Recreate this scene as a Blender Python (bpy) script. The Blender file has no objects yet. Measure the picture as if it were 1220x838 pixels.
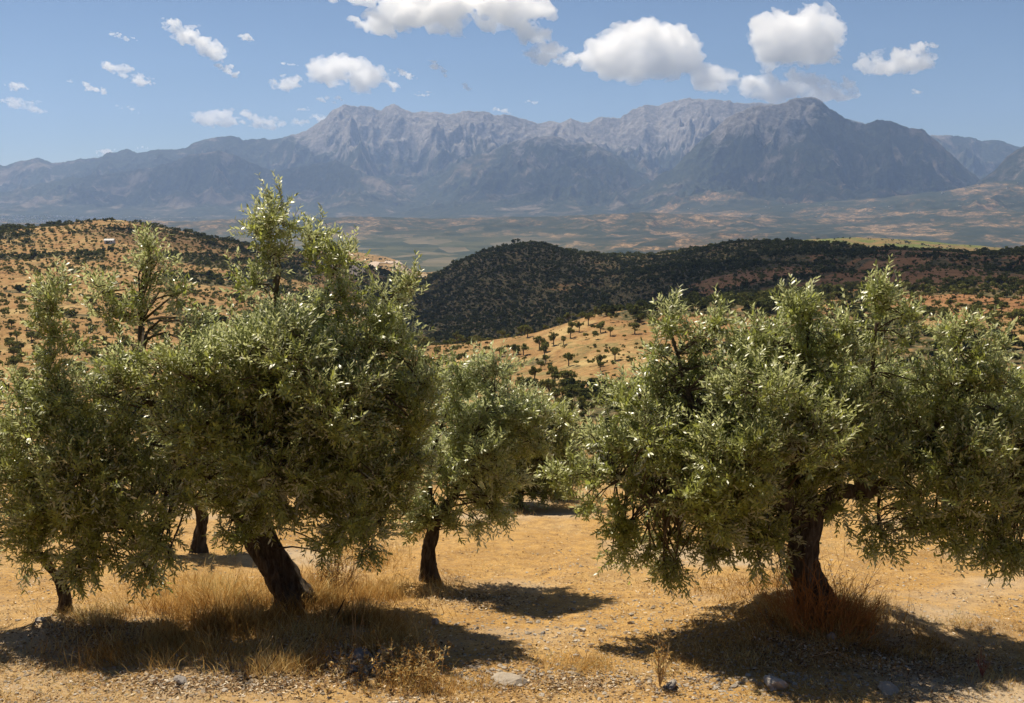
import bpy, math, random, os
import numpy as np
from mathutils import Vector

SKIP = set()
C = bpy.context.scene.collection
RNG = np.random.default_rng(7)
CAM = np.array([0.0, 0.0, 4.0])
F = 1300.0
PITCH = math.radians(8.5)
CP, SP = math.cos(PITCH), math.sin(PITCH)

# ------------------------------------------------------------------ sight lines: a photo position at a chosen distance -> world point
def ray(px, py):
    xc = (np.asarray(px, float) - 610) / F
    v = (419 - np.asarray(py, float)) / F
    fwd = CP + v * SP
    up = -SP + v * CP
    return xc / fwd, up / fwd                     # X/Y, Z/Y
def tan_row(py, px=610):
    return ray(px, py)[1]
def P(px, py, Y):
    u, t = ray(px, py)
    return np.array([u * Y, Y, CAM[2] + t * Y])
def proj(p):
    p = np.asarray(p, float)
    X, Y, Z = p[..., 0], p[..., 1], p[..., 2] - CAM[2]
    f = Y * CP - Z * SP
    w = Y * SP + Z * CP
    return 610 + F * X / f, 419 - F * w / f

# ------------------------------------------------------------------ noise
def _hash(ix, iy, seed):
    h = (ix.astype(np.int64) * 374761393 + iy.astype(np.int64) * 668265263 + seed * 1442695041) & 0xffffffff
    h = ((h ^ (h >> 13)) * 1274126177) & 0xffffffff
    h = h ^ (h >> 16)
    return (h & 0xffffff) / float(0xffffff)
def vnoise(x, y, seed=0):
    x = np.asarray(x, float); y = np.asarray(y, float)
    x, y = np.broadcast_arrays(x, y)
    ix = np.floor(x); iy = np.floor(y)
    fx = x - ix; fy = y - iy
    fx = fx * fx * fx * (fx * (fx * 6 - 15) + 10); fy = fy * fy * fy * (fy * (fy * 6 - 15) + 10)
    a = _hash(ix, iy, seed); b = _hash(ix + 1, iy, seed); c = _hash(ix, iy + 1, seed); d = _hash(ix + 1, iy + 1, seed)
    return (a + (b - a) * fx) * (1 - fy) + (c + (d - c) * fx) * fy
def fbm(x, y, oct=5, seed=0, gain=0.5):
    s = 0; a = 1; n = 0
    for k in range(oct):
        s = s + a * (vnoise(x * 2**k + 17.3 * k, y * 2**k - 9.1 * k, seed + k) - 0.5); n += a; a *= gain
    return s / n * 2
def ridged(x, y, oct=5, seed=0, gain=0.5):
    s = 0; a = 1; n = 0; w = 1
    for k in range(oct):
        v = 1 - np.abs(vnoise(x * 2**k + 5.1 * k, y * 2**k + 3.7 * k, seed + k) * 2 - 1)
        v = v * v * w
        s = s + a * v; n += a; a *= gain; w = np.clip(v * 1.6, 0.25, 1)
    return s / n
def smooth(a, b, x):
    t = np.clip((x - a) / (b - a), 0, 1); return t * t * (3 - 2 * t)

# ------------------------------------------------------------------ object helpers
def tag(o, label=None, cat=None, group=None, kind=None):
    if label: o['label'] = label
    if cat: o['category'] = cat
    if group: o['group'] = group
    if kind: o['kind'] = kind
    return o
def raw_mesh(name, V, faces_flat, sizes, attrs=None, smooth_=False, mats=None, mat_idx=None):
    me = bpy.data.meshes.new(name)
    V = np.ascontiguousarray(V, dtype=np.float32)
    me.vertices.add(len(V)); me.vertices.foreach_set('co', V.ravel())
    faces_flat = np.ascontiguousarray(faces_flat, dtype=np.int32)
    sizes = np.ascontiguousarray(sizes, dtype=np.int32)
    me.loops.add(len(faces_flat)); me.loops.foreach_set('vertex_index', faces_flat)
    me.polygons.add(len(sizes))
    starts = np.zeros(len(sizes), np.int32); starts[1:] = np.cumsum(sizes)[:-1]
    me.polygons.foreach_set('loop_start', starts)
    me.update(calc_edges=True)
    if smooth_ is not False:
        me.polygons.foreach_set('use_smooth', np.ones(len(sizes), bool))
    else:
        me.polygons.foreach_set('use_smooth', np.zeros(len(sizes), bool))
    for k, a in (attrs or {}).items():
        at = me.attributes.new(k, 'FLOAT', 'POINT'); at.data.foreach_set('value', np.ascontiguousarray(a, dtype=np.float32))
    for m in (mats or []): me.materials.append(m)
    if mat_idx is not None: me.polygons.foreach_set('material_index', np.ascontiguousarray(mat_idx, dtype=np.int32))
    return me
def link(name, me, parent=None, loc=(0, 0, 0)):
    o = bpy.data.objects.new(name, me); C.objects.link(o); o.location = loc
    if parent is not None: o.parent = parent
    return o
def empty(name, loc):
    o = bpy.data.objects.new(name, None); C.objects.link(o); o.location = loc; o.empty_display_size = 0.3
    return o
class Geo:
    """collects polygons, builds one mesh"""
    def __init__(s): s.V = []; s.F = []; s.S = []; s.A = {}; s.n = 0
    def add(s, V, F, sizes=None, **attrs):
        V = np.asarray(V, float).reshape(-1, 3); F = np.asarray(F)
        if sizes is None:
            sizes = np.full(F.shape[0], F.shape[1])
        s.V.append(V); s.F.append(F.ravel() + s.n); s.S.append(np.asarray(sizes)); s.n += len(V)
        for k, a in attrs.items():
            s.A.setdefault(k, []).append(np.broadcast_to(np.asarray(a, float), (len(V),)))
    def mesh(s, name, mats, smooth_=False):
        return raw_mesh(name, np.concatenate(s.V), np.concatenate(s.F), np.concatenate(s.S),
                        {k: np.concatenate(a) for k, a in s.A.items()}, smooth_, mats)
def unit(v):
    v = np.asarray(v, float); return v / (np.linalg.norm(v, axis=-1, keepdims=True) + 1e-12)
def grid_faces(nr, nc):
    i = np.arange((nr - 1) * (nc - 1)); r = i // (nc - 1); c = i % (nc - 1); a = r * nc + c
    return np.stack([a, a + 1, a + nc + 1, a + nc], 1)
def tube(pts, rads, sides=8, rough=0.0, seed=0, cap=True):
    pts = np.asarray(pts, float); n = len(pts)
    T = unit(np.gradient(pts, axis=0))
    ref = np.array([0.13, 1, 0.21]) if abs(T[0][1]) < 0.8 else np.array([1, 0.1, 0.2])
    V = []
    for i in range(n):
        a = unit(np.cross(T[i], ref)); b = np.cross(T[i], a)
        th = np.linspace(0, 2 * np.pi, sides, endpoint=False)
        r = rads[i]
        if rough:
            r = r * (1 + rough * (fbm(np.cos(th) * 2.2 + seed * 3.1 + 2.5 * i / n, np.sin(th) * 2.2 + 3.5 * i / n + seed, 4, seed) * 1.5
                                  + 0.22 * np.sin(th * 5 + 6. * i / n + seed) + .12 * np.sin(th * 11 - 5. * i / n + 1.5 * fbm(th, th * 0 + 6. * i / n, 3, seed))))
        V.append(pts[i] + np.outer(np.cos(th) * r, a) + np.outer(np.sin(th) * r, b))
    V = np.concatenate(V)
    i = np.arange((n - 1) * sides); r = i // sides; c = i % sides
    Fq = np.stack([r * sides + c, r * sides + (c + 1) % sides, (r + 1) * sides + (c + 1) % sides, (r + 1) * sides + c], 1)
    sizes = np.full(len(Fq), 4); Fl = Fq.ravel()
    if cap:
        Fl = np.concatenate([Fl, np.arange(sides)[::-1], np.arange(sides) + (n - 1) * sides]); sizes = np.concatenate([sizes, [sides, sides]])
    return V, Fl, sizes
def curve_pts(ctrl, n):
    """Catmull-Rom through control points (k,dim)"""
    ctrl = np.asarray(ctrl, float); k = len(ctrl)
    ext = np.vstack([2 * ctrl[0] - ctrl[1], ctrl, 2 * ctrl[-1] - ctrl[-2]])
    out = []
    for t in np.linspace(0, k - 1 - 1e-9, n):
        i = int(t); f = t - i
        p0, p1, p2, p3 = ext[i], ext[i + 1], ext[i + 2], ext[i + 3]
        out.append(0.5 * ((2 * p1) + (-p0 + p2) * f + (2 * p0 - 5 * p1 + 4 * p2 - p3) * f * f + (-p0 + 3 * p1 - 3 * p2 + p3) * f**3))
    return np.array(out)
ICO = {}
def ico(sub):
    if sub not in ICO:
        import bmesh
        bm = bmesh.new(); bmesh.ops.create_icosphere(bm, subdivisions=sub, radius=1)
        ICO[sub] = (np.array([v.co[:] for v in bm.verts]), np.array([[v.index for v in f.verts] for f in bm.faces])); bm.free()
    return ICO[sub]

# ------------------------------------------------------------------ node helpers
class NM:
    def __init__(s, name):
        s.m = bpy.data.materials.new(name); s.m.use_nodes = True; s.t = s.m.node_tree; s.t.nodes.clear()
        s.out = s.t.nodes.new('ShaderNodeOutputMaterial')
    def n(s, ty, **kw):
        nd = s.t.nodes.new(ty)
        for k, v in kw.items():
            if k == 'inp':
                for kk, vv in v.items():
                    if hasattr(vv, 'is_output') or isinstance(vv, bpy.types.NodeSocket): s.t.links.new(vv, nd.inputs[kk])
                    else: nd.inputs[kk].default_value = vv
            else: setattr(nd, k, v)
        return nd
    def noise(s, vec, scale, detail=5, rough=0.55, dist=0.0):
        return s.n('ShaderNodeTexNoise', inp={'Vector': vec, 'Scale': scale, 'Detail': detail, 'Roughness': rough, 'Distortion': dist}).outputs['Fac']
    def ramp(s, fac, stops):
        nd = s.n('ShaderNodeValToRGB', inp={'Fac': fac}); cr = nd.color_ramp
        while len(cr.elements) < len(stops): cr.elements.new(0.5)
        for e, (p, c) in zip(cr.elements, stops):
            e.position = p; e.color = (c[0], c[1], c[2], 1) if not np.isscalar(c) else (c, c, c, 1)
        return nd.outputs['Color']
    def mix(s, fac, a, b, mode='MIX'):
        nd = s.n('ShaderNodeMix', data_type='RGBA', blend_type=mode)
        for sock, v in ((nd.inputs['Factor'], fac), (nd.inputs[6], a), (nd.inputs[7], b)):
            if isinstance(v, bpy.types.NodeSocket): s.t.links.new(v, sock)
            elif np.isscalar(v): sock.default_value = v
            else: sock.default_value = (v[0], v[1], v[2], 1)
        return nd.outputs[2]
    def math(s, op, a, b=0.0, c=0.0):
        nd = s.n('ShaderNodeMath', operation=op)
        for i, v in enumerate((a, b, c)):
            if isinstance(v, bpy.types.NodeSocket): s.t.links.new(v, nd.inputs[i])
            else: nd.inputs[i].default_value = v
        return nd.outputs[0]
    def attr(s, name): return s.n('ShaderNodeAttribute', attribute_name=name).outputs['Fac']
    def obj(s, scale=(1, 1, 1)):
        tc = s.n('ShaderNodeTexCoord').outputs['Object']
        if scale == (1, 1, 1): return tc
        return s.n('ShaderNodeMapping', inp={'Vector': tc, 'Scale': scale}).outputs[0]
    def bump(s, h, strength=0.5, dist=0.02):
        return s.n('ShaderNodeBump', inp={'Height': h, 'Strength': strength, 'Distance': dist}).outputs[0]
    def bsdf(s, col, rough=0.8, spec=0.3, normal=None, **kw):
        b = s.n('ShaderNodeBsdfPrincipled')
        for k, v in {'Base Color': col, 'Roughness': rough, 'Specular IOR Level': spec, **kw}.items():
            if isinstance(v, bpy.types.NodeSocket): s.t.links.new(v, b.inputs[k])
            elif isinstance(v, tuple): b.inputs[k].default_value = (*v, 1)[:4]
            else: b.inputs[k].default_value = v
        if normal is not None: s.t.links.new(normal, b.inputs['Normal'])
        return b
    def done(s, surf=None, vol=None):
        if surf is not None: s.t.links.new(surf.outputs[0] if hasattr(surf, 'outputs') else surf, s.out.inputs['Surface'])
        if vol is not None: s.t.links.new(vol.outputs[0] if hasattr(vol, 'outputs') else vol, s.out.inputs['Volume'])
        return s.m
# ================================================================== camera, light, sky
cam = bpy.data.cameras.new('camera'); cam.lens = 36 * F / 1220; cam.sensor_width = 36; cam.clip_end = 80000; cam.clip_start = 0.1
camo = bpy.data.objects.new('camera', cam); C.objects.link(camo)
camo.location = CAM; camo.rotation_euler = (math.radians(90) - PITCH, 0, 0)
sc = bpy.context.scene; sc.camera = camo
SUN_EL, SUN_AZ = math.radians(60), math.radians(-36)       # azimuth from +Y, negative = to the left
SUND = np.array([math.sin(SUN_AZ) * math.cos(SUN_EL), math.cos(SUN_AZ) * math.cos(SUN_EL), math.sin(SUN_EL)])
sl = bpy.data.lights.new('sun', 'SUN'); sl.energy = 5.0; sl.angle = math.radians(0.5); sl.color = (1.0, 0.89, 0.72)
slo = bpy.data.objects.new('sun', sl); C.objects.link(slo); slo.location = (0, 0, 60)
slo.rotation_euler = Vector(SUND).to_track_quat('Z', 'Y').to_euler()
w = bpy.data.worlds.new('World'); sc.world = w; w.use_nodes = True
nt = w.node_tree; bg = nt.nodes['Background']
sky = nt.nodes.new('ShaderNodeTexSky'); sky.sky_type = 'NISHITA'; sky.sun_disc = False
sky.sun_elevation = SUN_EL; sky.sun_rotation = SUN_AZ; sky.altitude = 3000; sky.air_density = 1.0; sky.dust_density = 0.0; sky.ozone_density = 3.0
nt.links.new(sky.outputs[0], bg.inputs['Color']); bg.inputs['Strength'].default_value = 0.05
vs = sc.view_settings; vs.view_transform = 'Standard'; vs.look = 'None'; vs.exposure = 0.58; vs.gamma = 1
sc.cycles.max_bounces = 80; sc.cycles.diffuse_bounces = 6; sc.cycles.glossy_bounces = 2; sc.cycles.transmission_bounces = 4
sc.cycles.volume_bounces = 48; sc.cycles.transparent_max_bounces = 8

# ================================================================== terrain height
COLS = np.array([-400, 10, 130, 250, 400, 470, 500, 600, 740, 870, 1000, 1210, 1620], float)
TAB = [  # distance: photo row of the ground at each column
 (250,  [468, 470, 470, 470, 474, 478, 480, 482, 480, 476, 474, 470, 466]),
 (300,  [438, 440, 440, 442, 448, 452, 455, 462, 456, 446, 440, 432, 425]),
 (400,  [398, 400, 400, 404, 415, 425, 432, 430, 402, 388, 384, 382, 375]),
 (450,  [378, 380, 380, 385, 402, 412, 416, 408, 374, 366, 366, 368, 365]),
 (520,  [352, 355, 356, 366, 388, 402, 414, 426, 386, 358, 354, 352, 350]),
 (700,  [318, 322, 322, 336, 362, 390, 420, 436, 412, 358, 338, 332, 330]),
 (850,  [290, 298, 292, 308, 338, 376, 410, 420, 386, 345, 328, 318, 315]),
 (1000, [268, 276, 268, 286, 318, 352, 392, 386, 352, 326, 313, 306, 304]),
 (1120, [262, 271, 261, 281, 310, 335, 374, 356, 333, 312, 305, 302, 300]),
 (1500, ([-400, 10, 250, 400, 470, 500, 515, 540, 570, 600, 625, 645, 670, 700, 740, 790, 830, 870, 920, 960, 1000, 1050, 1100, 1210, 1620],
         [300, 305, 300, 318, 330, 336, 330, 317, 304, 295, 290, 291, 298, 303, 307, 303, 297, 290, 290, 296, 302, 306, 308, 303, 300])),
 (2000, [330, 330, 328, 325, 322, 326, 337, 318, 316, 312, 314, 314, 312]),
 (2700, [326, 326, 320, 310, 300, 310, 326, 322, 318, 302, 284, 296, 296]),
 (4200, [None] * 13),
]
def hermite_cols(vals, uq, ucols):
    m = np.gradient(vals, ucols)
    for i in range(1, len(vals) - 1):
        d0 = (vals[i] - vals[i-1]) / (ucols[i] - ucols[i-1]); d1 = (vals[i+1] - vals[i]) / (ucols[i+1] - ucols[i])
        m[i] = 0 if d0 * d1 <= 0 else 2 * d0 * d1 / (d0 + d1)
    i = np.clip(np.searchsorted(ucols, uq) - 1, 0, len(ucols) - 2)
    h = ucols[i+1] - ucols[i]; t = np.clip((uq - ucols[i]) / h, 0, 1)
    return (2*t**3 - 3*t**2 + 1) * vals[i] + (t**3 - 2*t**2 + t) * h * m[i] + (-2*t**3 + 3*t**2) * vals[i+1] + (t**3 - t**2) * h * m[i+1]
UC = ray(COLS, 330.0)[0]
UQ = np.linspace(UC[0], UC[-1], 700)
DK = []; ZK = []
def near_plane(Y): return -2.5 - 0.15 * Y
for Y in (18.0,): DK.append(Y); ZK.append(np.full(700, near_plane(Y)))
for Y, z in ((22, -6.3), (40, -13.5), (120, -32.0)): DK.append(float(Y)); ZK.append(np.full(700, z))
for Y, rows in TAB:
    if isinstance(rows, tuple):
        cc = np.array(rows[0], float); z = hermite_cols(np.array([tan_row(r) * Y for r in rows[1]]), UQ, ray(cc, 330.0)[0])
    elif rows[0] is None: z = np.full(700, -296.0)
    else: z = hermite_cols(np.array([tan_row(r) * Y for r in rows]), UQ, UC)
    DK.append(float(Y)); ZK.append(z)
DK.append(6000.0); ZK.append(np.full(700, -300.0))
DK = np.array(DK); ZK = np.array(ZK); LK = np.log(DK)
# monotone slopes along distance
MS = np.gradient(ZK, LK, axis=0)
for i in range(1, len(DK) - 1):
    d0 = (ZK[i] - ZK[i-1]) / (LK[i] - LK[i-1]); d1 = (ZK[i+1] - ZK[i]) / (LK[i+1] - LK[i])
    MS[i] = np.where(d0 * d1 <= 0, 0, 2 * d0 * d1 / (d0 + d1 + 1e-12))
MS[0] = -0.15 * 18
def table_z(u, Y):
    L = np.log(np.maximum(Y, 18.0)); i = np.clip(np.searchsorted(LK, L) - 1, 0, len(LK) - 2)
    h = LK[i+1] - LK[i]; t = np.clip((L - LK[i]) / h, 0, 1)
    uf = np.clip((u - UQ[0]) / (UQ[1] - UQ[0]), 0, 698.999); j = uf.astype(int); f = uf - j
    def g(A, k): return A[k, j] * (1 - f) + A[k, j+1] * f
    return (2*t**3 - 3*t**2 + 1) * g(ZK, i) + (t**3 - 2*t**2 + t) * h * g(MS, i) + (-2*t**3 + 3*t**2) * g(ZK, i+1) + (t**3 - t**2) * h * g(MS, i+1)

def sky_layer(u, Y, D, Wf, Wb, line, base, er, seed, fx=900., fy=2400., p=1.15, jit=55.):
    px = np.array([a for a, b in line], float); py = np.array([b for a, b in line], float)
    uu, tt = ray(px, py)
    Dm = D * (1 + 0.05 * fbm(u * 4 + seed, 0 * u + 0.5, 3, seed))
    zs = np.interp(u, uu, tt) * Dm + jit * fbm(u * D / 260., u * 0, 6, seed + 5, .7)
    s = np.where(Y < Dm, (Dm - Y) / Wf, (Y - Dm) / Wb)
    q = np.clip(1 - s, 0, 1) ** p
    X = u * Y
    wx = X + 500 * fbm(X / 1500., Y / 1500., 3, seed + 9); wy = Y + 500 * fbm(X / 1500., Y / 1500. + 30, 3, seed + 11)
    r = ridged((wx + .35 * wy) / fx, wy / fy, 6, seed)
    r2 = ridged(wx / (fx * .3), wy / (fx * .45), 4, seed + 3)
    r3 = ridged(wx / (fx * .12), wy / (fx * .2), 3, seed + 4)
    e = er * (1.0 - (0.62 * r + 0.26 * r2 + .14 * r3) * 1.5) * np.minimum(1, 4.5 * s + 0.03) * np.minimum(1, 4 * q)
    side = smooth(uu[0] - 0.03, uu[0] + 0.02, u) * (1 - smooth(uu[-1] - 0.02, uu[-1] + 0.05, u))
    z = base + (zs - base) * q * (1 - e)
    return np.where(q > 0, z, -1e4) * side + (1 - side) * -1e3

R1 = [(-500,205),(-200,200),(-60,198),(10,196),(28,190),(45,189),(62,194),(80,191),(100,188),(116,187),(130,183),(150,178),(165,182),(180,179),(200,179),(222,174),(240,168),(258,163),(275,161),(290,164),(305,163),(320,166),(335,165),(360,157),(372,150),(385,142),(398,131),(412,123),(425,126),(440,125),(455,130),(470,124),(484,131),(500,134),(520,131),(535,135),(550,133),(575,129),(588,135),(600,134),(620,138),(640,146),(655,144),(668,146),(680,139),(690,144),(700,144),(720,139),(740,139),(752,130),(770,122),(785,124),(800,119),(822,115),(850,118),(880,119),(905,121),(940,126),(1000,140),(1060,150),(1100,163),(1125,159),(1140,159),(1155,163),(1170,167),(1190,166),(1210,173),(1300,190),(1700,215)]
R2 = [(540,275),(640,252),(700,238),(760,222),(800,198),(830,172),(850,155),(872,138),(890,128),(905,122),(925,121),(940,117),(955,113),(965,112),(980,119),(1000,134),(1012,140),(1030,145),(1045,142),(1062,143),(1085,151),(1098,153),(1112,164),(1130,178),(1148,196),(1165,212),(1180,226),(1230,250)]
R3 = [(420,262),(480,232),(540,196),(580,180),(600,172),(625,165),(655,163),(690,168),(710,172),(735,186),(770,215),(800,250),(840,265)]
R4 = [(-700,245),(-200,240),(10,228),(60,218),(110,208),(160,203),(200,196),(230,184),(260,178),(285,186),(310,196),(335,203),(370,196),(400,192),(430,202),(460,218),(520,246),(560,262)]
R5 = [(1090,262),(1130,240),(1165,217),(1185,203),(1200,188),(1213,176),(1260,160),(1400,150),(1700,190)]
R6 = [(640,268),(720,262),(800,257),(860,252),(950,243),(1050,236),(1130,226),(1210,213),(1350,200),(1700,195)]
R7 = [(-600,262),(80,266),(180,262),(230,264),(300,259),(420,258),(520,260),(640,258),(760,254),(860,256),(1000,262),(1300,262),(1700,262)]
def height(u, Y):
    """terrain height relative to the camera"""
    u = np.asarray(u, float); Y = np.asarray(Y, float)
    X = u * Y
    z = table_z(u, Y)
    a = smooth(60, 400, Y) * (1 - smooth(2500, 4000, Y))
    z = z + a * (fbm(X / 90., Y / 110., 5, 3) * (1.2 + 0.0035 * np.clip(Y, 0, 1600)) - 1.2 * ridged(X / 60. , Y / 150., 4, 31) * smooth(500, 900, Y)
              - (24 * ridged(X / 150. + .4 * fbm(X / 120., Y / 120., 2, 33), Y / 330., 4, 35) - 11) * smooth(620, 900, Y) * smooth(-.12, -.05, u) * (1 - smooth(1300, 1450, Y)))
    v = smooth(2600, 5200, Y)
    rr = ridged(X / 700. + 0.3 * fbm(X/400., Y/400., 3, 2), Y / 480., 5, 8)
    z = z + v * (26 * fbm(X / 1200., Y / 900., 4, 12) + 14 * fbm(X / 260., Y / 220., 4, 13) + 95 * np.clip(rr - 0.30, 0, 1) * (0.35 + 0.65 * smooth(-0.1, 0.25, u)))
    # river flat on the left
    flat = smooth(0.10, -0.05, u) * smooth(3000, 4200, Y) * (1 - smooth(5200, 6800, Y))
    z = z * (1 - flat) + flat * np.minimum(z, -298 + 2 * fbm(X / 300, Y / 300, 2, 4))
    far = Y > 3500
    if np.any(far):
        for args in ((9200., 3600., 2500., R6, -290., .45, 61, 500., 900., 1.0, 12.), (7400., 1700., 1500., R7, -300., .55, 71, 420., 600., 1.0, 14.),
                     (16500., 4300., 4000., R1, -300., .62, 21, 900., 1500.), (13600., 3500., 2500., R3, -300., .7, 41, 700., 950., 1.3), (13400., 2100., 1500., R4, -300., .75, 51, 800., 1100.),
                     (12200., 3300., 3000., R2, -300., .75, 11, 750., 1000., 1.4), (11000., 2200., 3000., R5, -300., .5, 45)):
            L = sky_layer(u, Y, *args)
            z = np.where(far, np.maximum(z, L), z)
    return z
def near_z(X, Y):
    """ground of the clearing, world height"""
    X = np.asarray(X, float); Y = np.asarray(Y, float)
    z = CAM[2] + near_plane(Y) + 0.13 * np.minimum(X + 2, 0) * -0.10
    z = z + 0.10 * fbm(X / 2.2, Y / 2.2, 4, 5) + 0.035 * fbm(X / 0.35, Y / 0.35, 3, 15)
    z = z + np.where(Y < 6.5, (6.5 - Y) * 0.12, 0)
    for (mx, my, mr, mh) in MOUNDS: z = z + mh * np.exp(-((X - mx)**2 + (Y - my)**2) / mr**2)
    return z
MOUNDS = []
def ground_hit(px, py):
    u, t = ray(px, py)
    Y = 2.5 / (-t - 0.15)
    for _ in range(12):
        e = (CAM[2] + t * Y) - near_z(u * Y, Y)
        Y = Y + e / (-t - 0.15)
    return np.array([u * Y, Y, float(near_z(u * Y, Y))])
def hill_z(X, Y): return CAM[2] + height(np.asarray(X) / np.asarray(Y), Y)

# ---- mounds at the feet of the trees
for px, py, r, h in ((352, 712, .8, .16), (978, 735, .9, .22), (512, 692, .5, .10), (430, 790, .9, .12), (120, 745, .8, .10), (660, 800, .6, .05)):
    q = ground_hit(px, py); MOUNDS.append((q[0], q[1], r, h))

# ================================================================== terrain materials
def mat_ground():
    m = NM('dry_ground'); o = m.obj()
    a = m.noise(o, 0.9, 6, .6); b = m.noise(o, 7, 6, .65); c = m.noise(o, 38, 5, .7); d = m.noise(o, 140, 3, .7)
    col = m.ramp(a, [(.30, (.34, .19, .055)), (.5, (.47, .28, .09)), (.72, (.44, .30, .14))])
    col = m.mix(m.math('MULTIPLY', m.ramp(b, [(.40, 0), (.60, 1)]), .7), col, (.24, .145, .065))
    col = m.mix(m.ramp(c, [(.50, 0), (.66, .75)]), col, (.54, .39, .20))
    col = m.mix(m.ramp(d, [(.30, .8), (.44, 0)]), col, (.13, .075, .035))
    pt = m.noise(o, 0.42, 3, .5)
    col = m.mix(m.ramp(pt, [(.52, 0), (.66, .7)]), col, (.43, .35, .25))
    h = m.math('ADD', m.math('MULTIPLY', b, .6), m.math('ADD', m.math('MULTIPLY', c, .35), m.math('MULTIPLY', d, .15)))
    return m.done(m.bsdf(col, .95, .1, m.bump(h, .9, .05)))
def mat_hills():
    m = NM('orchard_hillside'); o = m.obj()
    tc = m.obj((1, 1, 5))
    a = m.noise(o, .012, 5, .55); b = m.noise(tc, .06, 6, .65); c = m.noise(o, .35, 5, .7)
    sc_ = m.attr('scrub'); green = m.attr('green'); red = m.attr('red')
    soil = m.ramp(b, [(.30, (.15, .09, .04)), (.42, (.28, .16, .065)), (.52, (.36, .225, .095)), (.60, (.19, .155, .06)), (.72, (.31, .25, .11))])
    soil = m.mix(m.ramp(m.noise(m.obj((1, .5, 3)), .11, 7, .75, 1.0), [(.46, 0), (.60, .8)]), soil, (.21, .125, .05))
    soil = m.mix(m.ramp(m.noise(o, .035, 5, .6), [(.52, 0), (.66, .7)]), soil, (.50, .38, .17))
    soil = m.mix(m.math('MULTIPLY', red, .75), soil, m.ramp(b, [(.3, (.17, .07, .03)), (.7, (.36, .17, .08))]))
    soil = m.mix(m.ramp(c, [(.5, 0), (.68, .55)]), soil, (.16, .12, .05))
    bush = m.ramp(c, [(.3, (.03, .034, .016)), (.46, (.07, .07, .03)), (.58, (.17, .12, .06)), (.72, (.30, .19, .09))])
    f = m.math('ADD', sc_, m.math('MULTIPLY', m.math('SUBTRACT', m.noise(o, .05, 6, .7), .5), 1.8))
    col = m.mix(m.ramp(f, [(.42, 0), (.58, 1)]), soil, bush)
    g = m.ramp(m.math('ADD', m.math('MULTIPLY', c, .5), m.math('MULTIPLY', b, .5)), [(.36, (.04, .055, .015)), (.5, (.11, .13, .025)), (.64, (.22, .21, .06))])
    col = m.mix(green, col, g)
    col = m.mix(m.attr('road'), col, (.50, .42, .32))
    return m.done(m.bsdf(col, .95, .08, m.bump(m.math('ADD', c, b), .8, 1.5)))
def mat_valley():
    m = NM('valley_fields'); o = m.obj()
    a = m.noise(m.obj((1, .7, 3)), .0016, 6, .6, .6); b = m.noise(o, .009, 6, .68); c = m.noise(o, .04, 5, .7)
    vor = m.n('ShaderNodeTexVoronoi', inp={'Vector': m.obj((1, .6, 1)), 'Scale': .008, 'Randomness': 1.0}).outputs['Color']
    vs_ = m.n('ShaderNodeSeparateColor', inp={0: vor}).outputs[0]
    f = m.math('ADD', m.math('MULTIPLY', a, .55), m.math('ADD', m.math('MULTIPLY', b, .45), m.math('MULTIPLY', vs_, .10)))
    col = m.ramp(f, [(.44, (.015, .022, .012)), (.54, (.04, .042, .02)), (.59, (.12, .085, .045)), (.63, (.26, .16, .08)), (.72, (.42, .27, .14))])
    col = m.mix(m.ramp(c, [(.44, 0), (.56, .8)]), col, (.025, .034, .018))
    col = m.mix(m.ramp(m.noise(o, .022, 6, .75), [(.5, 0), (.6, .6)]), col, (.03, .038, .02))
    fl = m.attr('flat')
    fcol = m.ramp(m.math('ADD', m.math('MULTIPLY', vs_, .6), m.math('MULTIPLY', b, .5)), [(.3, (.03, .04, .02)), (.5, (.075, .075, .035)), (.62, (.04, .05, .022)), (.72, (.10, .09, .05)), (.9, (.17, .135, .08))])
    col = m.mix(fl, col, fcol)
    return m.done(m.bsdf(col, .95, .08, m.bump(b, .6, 14)))
def mat_mountain():
    m = NM('mountain_rock'); o = m.obj()
    hi = m.attr('rock'); b = m.noise(m.obj((1, 1, .6)), .0035, 8, .68, .4); c = m.noise(o, .018, 7, .72); a = m.noise(o, .0009, 5, .6)
    veg = m.ramp(c, [(.3, (.016, .024, .014)), (.5, (.035, .045, .024)), (.7, (.085, .085, .045))])
    bare = m.ramp(b, [(.3, (.09, .07, .05)), (.55, (.19, .145, .10)), (.72, (.32, .26, .20))])
    rock = m.ramp(c, [(.25, (.12, .11, .095)), (.5, (.27, .24, .21)), (.75, (.50, .45, .40))])
    f = m.math('ADD', m.math('MULTIPLY', b, .8), m.math('MULTIPLY', a, .55))
    col = m.mix(m.ramp(f, [(.70, 0), (.80, .8)]), veg, bare)
    g = m.math('ADD', hi, m.math('MULTIPLY', m.math('SUBTRACT', b, .5), 1.6))
    col = m.mix(m.ramp(g, [(.42, 0), (.62, 1)]), col, rock)
    return m.done(m.bsdf(col, .95, .06, m.bump(m.math('ADD', b, m.math('MULTIPLY', c, .5)), 1.0, 70)))

# ---- clearing: the near ground
q = 0.07
xs = np.arange(-17, 17.01, q); ys = np.arange(-3, 20.31, q)
GX, GY = np.meshgrid(xs, ys)
GZ = near_z(GX, GY)
t_ = smooth(17.0, 20.3, GY)
GZ = GZ * (1 - t_) + t_ * (CAM[2] + table_z(GX / np.maximum(GY, 1), np.maximum(GY, 18)) + 0.06)
me = raw_mesh('ground', np.stack([GX.ravel(), GY.ravel(), GZ.ravel()], 1), grid_faces(*GX.shape).ravel(), np.full((len(ys)-1)*(len(xs)-1), 4), None, True, [mat_ground()])
tag(link('ground', me), kind='structure')

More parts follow.
